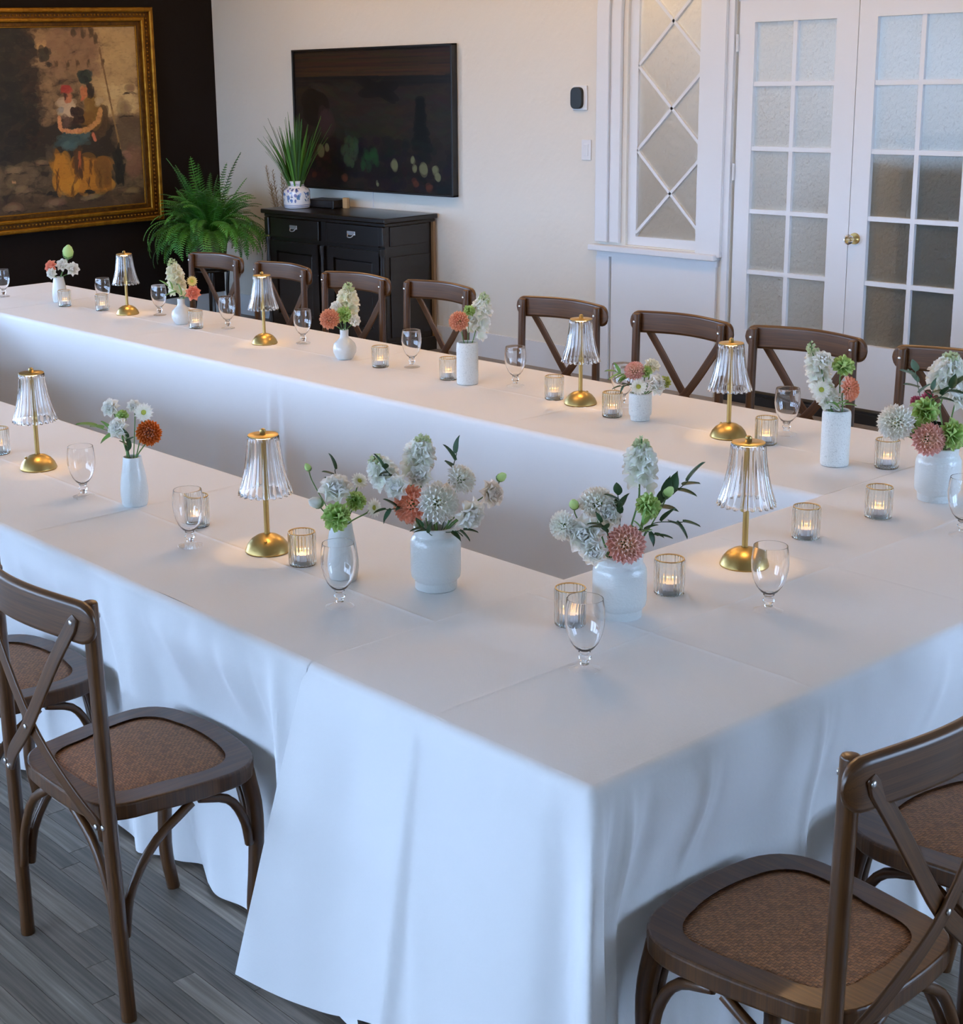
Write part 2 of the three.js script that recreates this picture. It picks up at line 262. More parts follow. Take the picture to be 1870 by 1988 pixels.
// baseboards
struct('baseboard_far', merge([box(RX0, -4.012, 0, 0.16, RZ0, RZ0 + 0.018), box(-1.46, RX1, 0, 0.16, RZ0, RZ0 + 0.018)]), M.trim);
struct('baseboard_left', box(RX0, RX0 + 0.018, 0, 0.16, RZ0 + 0.018, RZ1), M.trim);
struct('baseboard_right', box(RX1 - 0.018, RX1, 0, 0.16, RZ0 + 0.018, RZ1), M.trim);
// foyer behind the french doors: pale walls, a small high window, a dark cupboard close behind the right leaf
const FB = -7.4;
struct('wall_foyer_back', merge([box(-6, 0.6, 0, 1.75, FB - T, FB), box(-6, 0.6, 2.6, RH, FB - T, FB), box(-6, -2.35, 1.75, 2.6, FB - T, FB), box(-1.25, 0.6, 1.75, 2.6, FB - T, FB)]), M.wallPaint);
struct('wall_foyer_left', box(-6, -5.9, 0, RH, FB, RZ0 - 0.12), M.wallPaint);
struct('wall_foyer_right', box(0.5, 0.6, 0, RH, FB, RZ0 - 0.12), M.wallPaint);
{
  const t = thing('hall_cupboard', 'dark blue grey cupboard standing behind the right french door', 'cupboard', [-1.85, 0, -5.80]);
  part('carcass', box(-0.36, 0.36, 0.06, 1.42, -0.2, 0.18), std([0.06, 0.12, 0.155], 0.5), t); part('top', rbox(0.78, 0.03, 0.42, 0.006).translate(0, 1.435, -0.01), std([0.06, 0.12, 0.155], 0.4), t); part('plinth', box(-0.34, 0.34, 0, 0.06, -0.18, 0.16), M.black, t);
  for (const q of [-1, 1]) { const d = part('cabinet_door', rbox(0.34, 1.28, 0.02, 0.004).translate(q * 0.175, 0.74, 0.19), std([0.06, 0.12, 0.155], 0.45), t); part('knob', new THREE.SphereGeometry(0.012, 10, 8).translate(q * 0.03, 0.8, 0.212), M.brass, d); }
}

// =====================================================================  TABLECLOTHS
const TH = 0.75, W = 0.762, ZI = -1.739, ZO = -2.501, CR = 0.019;   // table height, width, inner and outer edge of the far row
// cloth: flat top with pressed fold lines, and skirts along open paths. paths: [{pts:[[x,z],...] (outside on the left hand), fn(s, L, v) -> {o, t, hem}}]
function clothTop(x0, x1, z0, z1, creases, sag = 0) {
  const xs = new Set(), zs = new Set(); const grid = (a, b, n, set, cl) => { for (let i = 0; i <= n; i++) set.add(+(a + (b - a) * i / n).toFixed(4)); for (const c of cl) for (const d of [-0.012, -0.006, -0.0025, 0, 0.0025, 0.006, 0.012]) if (c + d > a && c + d < b) set.add(+(c + d).toFixed(4)); };
  grid(x0, x1, Math.ceil((x1 - x0) / 0.05), xs, creases.x || []); if (creases.lip !== undefined) for (const d of [0.001, 0.004, 0.0085, 0.015]) xs.add(+(creases.lip + d).toFixed(4)); grid(z0, z1, Math.ceil((z1 - z0) / 0.05), zs, creases.z || []);
  const X = [...xs].sort((a, b) => a - b), Z = [...zs].sort((a, b) => a - b), pos = [], uv = [], idx = [];
  const rg = (d, a) => a * Math.exp(-(d * d) / (0.004 * 0.004));
  for (const z of Z) for (const x of X) {
    let y = TH + (creases.lift || 0) * Math.min(1, Math.max(0, creases.lip === undefined ? 1 : (x - creases.lip - 0.0005) / 0.008)) * Math.min(1, Math.max(0, Math.min(x1 - x, z - z0, z1 - z) / 0.03)); const e = Math.min(x - x0, x1 - x, z - z0, z1 - z), ef = Math.min(1, Math.max(0, e / 0.05)); for (const c of creases.x || []) y += ef * rg(x - c, 0.0016); for (const c of creases.z || []) y += ef * rg(z - c, 0.0016); y += (fbm(x * 3 + 40, z * 3 + 40, 999, 999, 91, 3) - 0.5) * 0.003 * Math.min(1, Math.max(0, e / 0.05));
    for (const k of creases.pucker || []) { const dx = x - k[0], dz = z - k[1]; y += k[2] * Math.exp(-(dx * dx) / (k[3] * k[3]) - (dz * dz) / (k[4] * k[4])); }
    pos.push(x, y, z); uv.push(x, z);
  }
  for (let j = 0; j < Z.length - 1; j++) for (let i = 0; i < X.length - 1; i++) { const a = j * X.length + i, b = a + 1, c = a + X.length, d = c + 1; idx.push(a, c, b, b, c, d); }
  const g = new THREE.BufferGeometry(); g.setAttribute('position', new THREE.Float32BufferAttribute(pos, 3)); g.setAttribute('uv', new THREE.Float32BufferAttribute(uv, 2)); g.setIndex(idx); g.computeVertexNormals(); return g;
}
function skirt(pts, fn, step = 0.012) {
  // polyline with corners rounded by CR; outside normal = right of travel turned up: n = (dz, -dx)
  const path = []; const add = (x, z, nx, nz) => path.push([x, z, nx, nz]);
  for (let i = 0; i < pts.length - 1; i++) {
    let [ax, az] = pts[i], [bx, bz] = pts[i + 1]; const L0 = Math.hypot(bx - ax, bz - az), dx = (bx - ax) / L0, dz = (bz - az) / L0, nx = -dz, nz = dx;
    const ca = i > 0 ? CR : 0, cb = i < pts.length - 2 ? CR : 0; const L = L0 - ca - cb, n = Math.max(2, Math.ceil(L / step));
    for (let k = 0; k <= n; k++) add(ax + dx * (ca + L * k / n), az + dz * (ca + L * k / n), nx, nz);
    if (cb) { const [cx, cz] = pts[i + 2], l2 = Math.hypot(cx - bx, cz - bz), ex = (cx - bx) / l2, ez = (cz - bz) / l2, mx = -ez, mz = ex; const ox = bx - nx * CR - mx * CR, oz = bz - nz * CR - mz * CR; for (let k = 1; k < 8; k++) { const a = k / 8 * Math.PI / 2, qx = nx * Math.cos(a) + mx * Math.sin(a), qz = nz * Math.cos(a) + mz * Math.sin(a); add(ox + qx * CR, oz + qz * CR, qx, qz); } }
  }
  const ss = [0]; for (let i = 1; i < path.length; i++) ss.push(ss[i - 1] + Math.max(1e-4, Math.hypot(path[i][0] - path[i - 1][0], path[i][1] - path[i - 1][1])));
  const L = ss[ss.length - 1], NB = 5, NV = 34, pos = [], uv = [], idx = [];
  for (let j = 0; j <= NB + NV; j++) for (let i = 0; i < path.length; i++) {
    const [x, z, nx, nz] = path[i];
    if (j <= NB) { const a = j / NB * Math.PI / 2, o = -CR + CR * Math.sin(a); pos.push(x + nx * o, TH - CR * (1 - Math.cos(a)), z + nz * o); uv.push(ss[i], -j * 0.005); }
    else { const v = (j - NB) / NV, f = fn(ss[i], L, v, path[i]), y = TH - CR - (TH - CR - f.hem) * v; pos.push(x + nx * f.o - nz * (f.t || 0), y, z + nz * f.o + nx * (f.t || 0)); uv.push(ss[i], -(TH - y)); }
  }
  const w = path.length; for (let j = 0; j < NB + NV; j++) for (let i = 0; i < w - 1; i++) { const a = j * w + i, b = a + 1, c = a + w, d = c + 1; idx.push(a, b, c, b, d, c); }
  const g = new THREE.BufferGeometry(); g.setAttribute('position', new THREE.Float32BufferAttribute(pos, 3)); g.setAttribute('uv', new THREE.Float32BufferAttribute(uv, 2)); g.setIndex(idx); g.computeVertexNormals(); return g;
}
const press = (o, d, half, v, lim) => { const w = Math.exp(-Math.pow(d / half, 6)) * sm(0.06, 0.40, v) * (1 - 0.5 * sm(0.62, 1, v)); return o * (1 - w) + Math.min(o, lim) * w; };   // a seat pushing the cloth in
const sm = (a, b, x) => { const t = Math.min(1, Math.max(0, (x - a) / (b - a))); return t * t * (3 - 2 * t); };
const bump = (s, c, w) => Math.exp(-((s - c) * (s - c)) / (w * w));
// gentle folds: list of [position, width, depth] plus low noise
const folds = (list, lean = 0, hem = 0.025, noise = 1) => (s, L, v) => {
  let o = lean * v; for (const [c, w, d, tilt = 0] of list) o += d * Math.pow(v, 0.8) * bump(s, c + tilt * v, w * (0.6 + 0.5 * v));
  o += noise * v * (0.010 * (fbm(s * 3.1 + 7, v * 0.8 + list.length, 999, 999, 12, 3) - 0.5) + 0.004 * Math.sin(s * 16 + list.length));
  return { o: o + 0.002, hem: hem + 0.012 * (fbm(s * 2 + 3, 0.5, 999, 999, 14, 2) - 0.5) };
};
function cloth(label, top, skirts) {
  const t = clothTop(top[0] + 0, top[1] - 0, top[2] + 0, top[3] - 0, top[4] || {});
  return solo('tablecloth', merge([t, ...skirts.map(([p, f, st]) => skirt(p, f, st))]), M.cloth, label, 'tablecloth', [0, 0, 0], undefined);
}
const XL = -4.88, XM = -2.44, XE = XL - W;
// near row: outer edge z = 0, inner edge z = -W
cloth('white tablecloth on the near table between the bud vases', [XM, 0.03, -W + CR, -CR, { z: [-0.345], x: [-1.22], pucker: [[-2.43, -W, 0.012, 0.06, 0.05], [-0.52, -0.04, 0.004, 0.05, 0.02]] }], [
  [[[XM, 0], [0, 0]], (s, L, v) => {
    const r = folds([[0.7, 0.04, 0.03, -0.05], [0.98, 0.07, 0.05, 0.05], [1.2, 0.04, 0.035], [1.42, 0.05, 0.055, -0.06], [1.62, 0.04, 0.04, 0.05], [1.78, 0.035, -0.03, 0.05], [1.9, 0.06, 0.06, 0.08], [2.13, 0.04, 0.055, 0.02], [2.22, 0.03, -0.03], [2.33, 0.035, 0.065, -0.06]], -0.075, 0.012)(s, L, v);
    r.o += 0.02 * Math.pow(v, 3) * Math.sin(s * 9); for (const c of [2.025, 1.365, 0.74]) r.o = press(r.o, s - c, 0.26, v, -0.074);
    const e = Math.max(0, (s - 2.27) / 0.17); r.o += e * v * v * 0.12; r.t = -0.19 * e * e * v * v; return r;
  }],
  [[[0, -W], [XM, -W]], folds([[0.6, 0.06, 0.02], [1.4, 0.08, 0.02]], -0.01)]]);
cloth('white tablecloth at the left end of the near table', [XL, XM - 0.0006, -W + CR, -CR, { z: [-0.345], pucker: [[-2.46, -W, 0.010, 0.06, 0.05]] }], [
  [[[XL, 0], [XM - 0.0006, 0]], folds([[0.4, 0.06, 0.02], [1.1, 0.07, 0.03], [1.7, 0.05, 0.02], [2.2, 0.06, 0.02]], -0.05)],
  [[[XM - 0.0006, -W], [XL, -W]], folds([[0.6, 0.06, 0.02]], -0.01)]]);
// far row
cloth('white tablecloth on the far table in front of the french doors', [XM + 0.0006, -0.005, ZO + CR, ZI - CR, { z: [-2.125], x: [-1.22], pucker: [[-2.4, -2.05, 0.003, 0.3, 0.01]] }], [
  [[[XM + 0.0006, ZI], [-0.004, ZI]], folds([[0.03, 0.035, 0.03, 0.05], [0.14, 0.05, -0.012, 0.04], [0.95, 0.09, 0.012, 0.1], [1.7, 0.1, 0.014, -0.05], [2.2, 0.08, 0.012]], -0.015, 0.02, 0.7)],
  [[[-0.004, ZO], [XM + 0.0006, ZO]], folds([[0.5, 0.06, 0.02], [1.3, 0.06, 0.02]], -0.01)]]);
cloth('white tablecloth on the far table in front of the sideboard', [XL, XM - 0.0006, ZO + CR, ZI - CR, { z: [-2.125], x: [-3.66] }], [
  [[[XL, ZI], [XM - 0.0006, ZI]], folds([[0.5, 0.1, 0.016, 0.12], [1.3, 0.1, 0.012, -0.1], [2.0, 0.08, 0.014], [2.40, 0.03, 0.03, -0.02]], -0.015, 0.02, 0.8)],
  [[[XM - 0.0006, ZO], [XL, ZO]], folds([[0.5, 0.06, 0.02], [1.3, 0.06, 0.02]], -0.01)]]);
// left end table along the dark wall
cloth('white tablecloth at the far left end beside the dark wall', [XE + CR, XL - 0.003, ZO + CR, -CR, { x: [-5.26], pucker: [[-4.95, -2.3, 0.004, 0.03, 0.2]] }], [
  [[[XL - 0.003, -W], [XL - 0.003, ZI]], folds([[0.4, 0.06, 0.02]], -0.01)],
  [[[XE + 0.745, ZO], [XE, ZO], [XE, 0], [XE + 0.745, 0]], folds([[0.76, 0.05, 0.04], [1.6, 0.06, 0.02], [3.26, 0.05, 0.04]], -0.01)]]);
// right table: its cloth hangs over the near end, flares at the left and folds at the corner
{
  const near = (s, L, v, P) => {   // s runs from the left of the near end (0) round the corner (W) along the right side
    const q = (c, w, d, tilt = 0) => d * Math.pow(v, 0.85) * bump(s, c + tilt * v, w * (0.55 + 0.55 * v));
    let o = 0.004, t = 0, hem = 0.012;
    if (s < W) {
      const left = Math.max(0, 1 - s / 0.32);
      t = 0.155 * v * Math.pow(left, 1.3);
      o += 0.085 * v * Math.pow(left, 0.8) + q(0.17, 0.10, -0.035) + q(0.33, 0.05, 0.012) + 0.03 * v * bump(s, 0.5, 0.3);
      const c = 1 / (1 + Math.exp(-(s - (0.345 - 0.06 * v)) / 0.0035)); o += 0.016 * v * (1 - c) + 0.004 * (1 - c);
      hem = 0.03 + (1 - c) * (0.05 * sm(0.14, 0.3, s) - 0.012 * bump(s, 0.1, 0.08)) - c * 0.022;
      hem -= 0.01 * left;
      o += 0.004 * Math.exp(-v / 0.03) * Math.sin(s * 90) * bump(s, 0.27, 0.16);
    }
    // corner drape: two deep folds either side of a rib
    o += q(W - 0.06, 0.05, -0.05) + q(W + 0.004, 0.02, 0.085) + q(W + 0.045, 0.016, -0.05) + q(W + 0.082, 0.018, 0.085) + q(W + 0.135, 0.03, -0.055, 0.02);
    o += q(W + 0.29, 0.02, 0.05, -0.03) + q(W + 0.33, 0.02, -0.02) + q(W + 0.47, 0.07, 0.014) + q(W + 0.63, 0.02, 0.05, -0.03) + q(W + 0.67, 0.02, -0.024) + q(W + 0.85, 0.06, 0.02) + q(W + 1.05, 0.03, 0.03) + q(W + 1.5, 0.05, 0.03) + q(W + 2.0, 0.05, 0.03);
    o += v * 0.008 * (fbm(s * 3 + 2, v * 1.4, 999, 999, 17, 3) - 0.5);
    if (s > W) { o -= 0.012 * v; for (const c of [W + 0.315, W + 0.885]) o = press(o, s - c, 0.27, v, -0.05); }
    return { o, t, hem };
  };
  cloth('white tablecloth draped to the floor at the near right corner', [-0.004, W - CR, ZO + CR, -CR, { x: [0.36], z: [-0.62, -1.25], pucker: [], lift: 0.0022, lip: -0.004 }], [
    [[[-0.004, 0], [W, 0], [W, ZO], [-0.004, ZO]], near, 0.007],
    [[[-0.004, ZI], [-0.004, -W]], folds([[0.3, 0.05, 0.01]], -0.01)]]);
  // folding table under it: one dark leg shows below the hem
  const t = thing('folding_table', 'dark folding table leg showing under the nearest tablecloth hem', 'table', [W / 2, 0, -1.25]);
  part('tabletop', rbox(W - 0.05, 0.03, 2.42, 0.006).translate(0, 0.712, 0), std([0.25, 0.2, 0.15], 0.5), t);
  for (const z of [-1.1, 1.13]) for (const x of [-0.16, 0.2]) part('leg', rod([[x, 0, z], [x, 0.35, z], [x, 0.70, z]], 0.016, 6), M.darkMetal, t);
}

// =====================================================================  CROSS-BACK CHAIRS
// origin on the floor under the seat; the sitter faces -z, the back is at +z
function seatOutline(k) {   // rounded trapezoid (x, -z), inset by k
  const f = 0.222 - k, b = 0.198 - k, F = 0.218 - k, Bk = -0.192 + k, r = 0.115 - k * 0.6, q = 0.10 - k * 0.5, s = new THREE.Path();
  s.moveTo(-f + r, F - 0.004); s.bezierCurveTo(-f * 0.2, F + 0.010, f * 0.2, F + 0.010, f - r, F - 0.004); s.bezierCurveTo(f - r * 0.35, F - 0.012, f, F - r * 0.45, f, F - r);
  s.bezierCurveTo(f, 0.02, b * 1.03, Bk + 0.13, b, Bk + q); s.bezierCurveTo(b * 0.97, Bk + q * 0.3, b - q * 0.4, Bk - 0.002, b - q, Bk - 0.008); s.bezierCurveTo(b * 0.2, Bk - 0.014, -b * 0.2, Bk - 0.014, -b + q, Bk - 0.008);
  s.bezierCurveTo(-b + q * 0.4, Bk - 0.002, -b * 0.97, Bk + q * 0.3, -b, Bk + q); s.bezierCurveTo(-b * 1.03, Bk + 0.13, -f, 0.02, -f, F - r); s.bezierCurveTo(-f, F - r * 0.45, -f + r * 0.35, F - 0.012, -f + r, F - 0.004); return s;
}
const chairGeo = (() => {
  const G = {};
  const outer = new THREE.Shape(seatOutline(0).getPoints(8)), hole = new THREE.Path(seatOutline(0.047).getPoints(8)); outer.holes.push(hole);
  const fr = new THREE.ExtrudeGeometry(outer, { depth: 0.026, bevelEnabled: true, bevelSize: 0.005, bevelThickness: 0.006, bevelOffset: -0.005, bevelSegments: 3, curveSegments: 8 });
  fr.rotateX(-Math.PI / 2); fr.translate(0, 0.431, 0); G.frame = fr;
  // domed woven seat
  const ol = seatOutline(0.044).getPoints(8), pos = [], uv = [], idx = [], K = 7; pos.push(0, 0.4665, -0.01); uv.push(0, 0);
  for (let k = 1; k <= K; k++) for (const q of ol) { const t = k / K, x = q.x * t, z = -q.y * t; pos.push(x, 0.4565 + 0.010 * (1 - t * t * t), z); uv.push(x, z); }
  const n = ol.length; for (let i = 0; i < n - 1; i++) { idx.push(0, 1 + i, 2 + i); for (let k = 1; k < K; k++) { const a = 1 + (k - 1) * n + i, b = a + 1, c = a + n, d = c + 1; idx.push(a, c, b, b, c, d); } }
  // underside
  const base = pos.length / 3; pos.push(0, 0.438, 0); uv.push(0, 0); for (const q of ol) { pos.push(q.x, 0.438, -q.y); uv.push(q.x, -q.y); }
  for (let i = 0; i < n - 1; i++) { idx.push(base, base + 2 + i, base + 1 + i); const a = 1 + (K - 1) * n + i, b = a + 1, c = base + 1 + i, d = c + 1; idx.push(a, c, b, b, c, d); }
  const pg = new THREE.BufferGeometry(); pg.setAttribute('position', new THREE.Float32BufferAttribute(pos, 3)); pg.setAttribute('uv', new THREE.Float32BufferAttribute(uv, 2)); pg.setIndex(idx); pg.computeVertexNormals(); G.pad = pg;
  G.posts = [-1, 1].map((s) => { const pts = spline([[s * 0.222, 0, 0.183], [s * 0.216, 0.2, 0.187], [s * 0.210, 0.45, 0.190], [s * 0.208, 0.7, 0.193], [s * 0.206, 0.912, 0.196]], 18); const top = pts[18]; pts.push(top.clone().add(V(0, 0.004, 0)), top.clone().add(V(0, 0.006, 0))); return sweep(pts, circle(0.0165, 12), { up: V(0, 0, 1), scale: (t) => { const k = t > 0.99 ? 0.6 : t > 0.94 ? 0.88 : 1 - 0.06 * Math.abs(t - 0.5); return [k, k]; } }); });
  // top rail behind the posts, bowed backwards, ends rounded
  const rp = [], rt = []; for (let i = 0; i <= 36; i++) { const c = i / 36, t = 0.5 - 0.5 * Math.cos(c * Math.PI) * (0.6 + 0.4 * Math.abs(Math.cos(c * Math.PI))); rt.push(t); const x = -0.252 + 0.504 * t; rp.push(V(x, 0.880 + 0.006 * Math.cos((t - 0.5) * Math.PI), 0.212 + 0.042 * Math.pow(Math.cos((t - 0.5) * Math.PI), 1.2))); }
  G.rail = sweep(rp, roundRect(0.024, 0.088, 0.011), { scale: (u) => { const t = rt[Math.round(u * 36)], e = Math.min(t, 1 - t) * 0.504, k = e < 0.040 ? Math.sqrt(Math.max(0.004, 1 - Math.pow(1 - e / 0.040, 2))) : 1; return [Math.max(k, 0.25), k]; } });
  // crossing straps: flat strips from rail end to the opposite seat corner
  G.straps = [-1, 1].map((s) => { const pts = spline([[s * 0.212, 0.895, 0.232], [s * 0.14, 0.79, 0.241 + (s > 0 ? 0.006 : 0)], [0, 0.605, 0.240 + (s > 0 ? 0.009 : 0)], [-s * 0.12, 0.50, 0.226 + (s > 0 ? 0.003 : 0)], [-s * 0.196, 0.432, 0.203]], 20); return sweep(pts, roundRect(0.034, 0.007, 0.003, 2), { up: V(0, 0, 1), scale: (t) => { const e = Math.min(t, 1 - t); const k = e < 0.04 ? 0.55 + 0.45 * Math.sqrt(e / 0.04) : 1; return [k, 1]; } }); });
  // front sabre legs and the four pairs of bentwood braces
  G.front = [-1, 1].map((s) => rod([[s * 0.178, 0.436, -0.168], [s * 0.184, 0.34, -0.184], [s * 0.186, 0.22, -0.180], [s * 0.181, 0.10, -0.172], [s * 0.172, 0, -0.182]], 0.0185, 14, 12, V(0, 0, 1), (t) => { const k = 1.05 - 0.22 * t; return [k, k]; }));
  const br = (pts, r = 0.0105) => rod(pts, r, 10, 8, V(0.3, 0, 1));
  G.braces = [];
  for (const s of [-1, 1]) {
    G.braces.push(br([[s * 0.206, 0.18, 0.168], [s * 0.204, 0.27, 0.150], [s * 0.203, 0.36, 0.085], [s * 0.205, 0.422, -0.01]]));      // back leg to side rail
    G.braces.push(br([[s * 0.196, 0.27, -0.158], [s * 0.198, 0.33, -0.146], [s * 0.203, 0.395, -0.105], [s * 0.205, 0.424, -0.03]]));   // front leg to side rail
    G.braces.push(br([[s * 0.203, 0.18, 0.187], [s * 0.186, 0.27, 0.186], [s * 0.130, 0.37, 0.186], [s * 0.05, 0.424, 0.186]]));       // back leg to back rail
    G.braces.push(br([[s * 0.166, 0.27, -0.178], [s * 0.155, 0.33, -0.180], [s * 0.115, 0.395, -0.186], [s * 0.05, 0.424, -0.190]]));  // front leg to front rail
  }
  const sc = (x, y, z, ry = 0) => { const g = new THREE.SphereGeometry(0.006, 10, 6); g.scale(1, 1, 0.5); g.translate(x, y, z); return g; };
  G.screws = [sc(-0.212, 0.887, 0.238), sc(0.212, 0.887, 0.244), sc(0, 0.605, 0.254), sc(-0.19, 0.436, 0.210), sc(0.19, 0.436, 0.211), sc(-0.206, 0.885, 0.178), sc(0.206, 0.885, 0.178), sc(-0.211, 0.44, 0.207), sc(0.211, 0.44, 0.207)];
  return G;
})();
function buildChair(name, label, at, turn) {
  const t = thing(name, label, 'chair', at, turn, 'cross-back chairs around the tables'), G = chairGeo;
  part('seat_frame', G.frame, M.chair, t); part('woven_seat', G.pad, M.rattan, t).userData.label = 'woven rattan seat';
  for (const g of G.posts) part('back_post', g, M.chair, t);
  part('top_rail', G.rail, M.chairRail, t);
  for (const g of G.straps) part('cross_strap', g, M.chair, t);
  for (const g of G.front) part('front_leg', g, M.chair, t);
  for (const g of G.braces) part('brace', g, M.chair, t);
  for (const g of G.screws) part('screw', g, M.screw, t);
  return t;
}
const chair0 = buildChair('cross_back_chair', 'wooden cross-back chair with woven seat, nearest at the left of the near table', [-0.415, 0, 0.168], 0.0);
const addChair = (label, x, z, turn) => copyOf(chair0, label, [x, 0, z], turn);
addChair('wooden cross-back chair partly cut by the left edge, behind the nearest left one', -1.075, 0.175, 0.02);
addChair('third cross-back chair along the near table, only its post at the left edge', -1.70, 0.17, -0.03);
addChair('wooden cross-back chair nearest at the right, its back to the camera', 0.955, -0.315, Math.PI / 2 + 0.02);
addChair('wooden cross-back chair at the right edge behind the nearest right one', 0.985, -0.885, Math.PI / 2 - 0.02);
const FAR_X = [-4.672, -4.052, -3.44, -2.905, -2.115, -1.495, -0.943, -0.335], ORD = ['first', 'second', 'third', 'fourth', 'fifth', 'sixth', 'seventh', 'eighth'];
FAR_X.forEach((x, i) => addChair(`dark wooden cross-back chair, ${ORD[i]} from the fern along the far table`, x, -2.785 + [0, 0.02, 0.03, -0.01, 0.01, 0.01, -0.01, 0][i], Math.PI + [0.03, -0.02, 0.04, -0.03, 0.02, -0.01, 0.02, 0][i]));
addChair('cross-back chair against the dark wall, only a rail end at the left edge', -5.95, -2.16, -Math.PI / 2 + 0.05);

const VASES = {
  a1: { at: [-4.875, -2.142], kind: 'bud', h: 0.13, label: 'small white tapered bud vase at the far left table corner', short: 'the far corner bud vase' },
  a2: { at: [-3.767, -2.174], kind: 'bulb', h: 0.12, label: 'white round-bellied bud vase in front of the fern', short: 'the round vase by the fern' },
  a3: { at: [-2.503, -2.131], kind: 'bulb', h: 0.12, label: 'white round-bellied bud vase in front of the dark sideboard', short: 'the round vase by the sideboard' },
  a4: { at: [-1.779, -2.127], kind: 'cyl', h: 0.157, label: 'tall white speckled cylinder vase at the middle of the far table', short: 'the far table middle cylinder' },
  a5: { at: [-0.940, -2.107], kind: 'short', h: 0.092, label: 'short white footed vase between two brass lamps on the far table', short: 'the short footed vase' },
  a6: { at: [-0.170, -2.049], kind: 'cyl', h: 0.162, label: 'tall white speckled cylinder vase near the french doors', short: 'the cylinder by the french doors' },
  a7: { at: [0.223, -1.923], kind: 'jar', h: 0.145, label: 'white crackle-glazed jar vase at the far right table corner', short: 'the jar at the right edge' },
  a8: { at: [-1.251, -0.369], kind: 'bud', h: 0.137, label: 'white tapered bud vase holding an orange dahlia on the near table', short: 'the near bud vase with orange' },
  a9: { at: [-0.357, -0.381], kind: 'bud', h: 0.137, label: 'white tapered bud vase standing behind a goblet next to the big jar', short: 'the bud vase behind the goblet' },
  a10: { at: [-0.167, -0.501], kind: 'jar', h: 0.148, label: 'white crackle-glazed jar vase with the largest white dahlia', short: 'the jar with the largest bouquet' },
  a11: { at: [0.240, -0.658], kind: 'jar', h: 0.142, label: 'white crackle-glazed jar vase at the inner corner of the tables', short: 'the inner corner jar' },
};
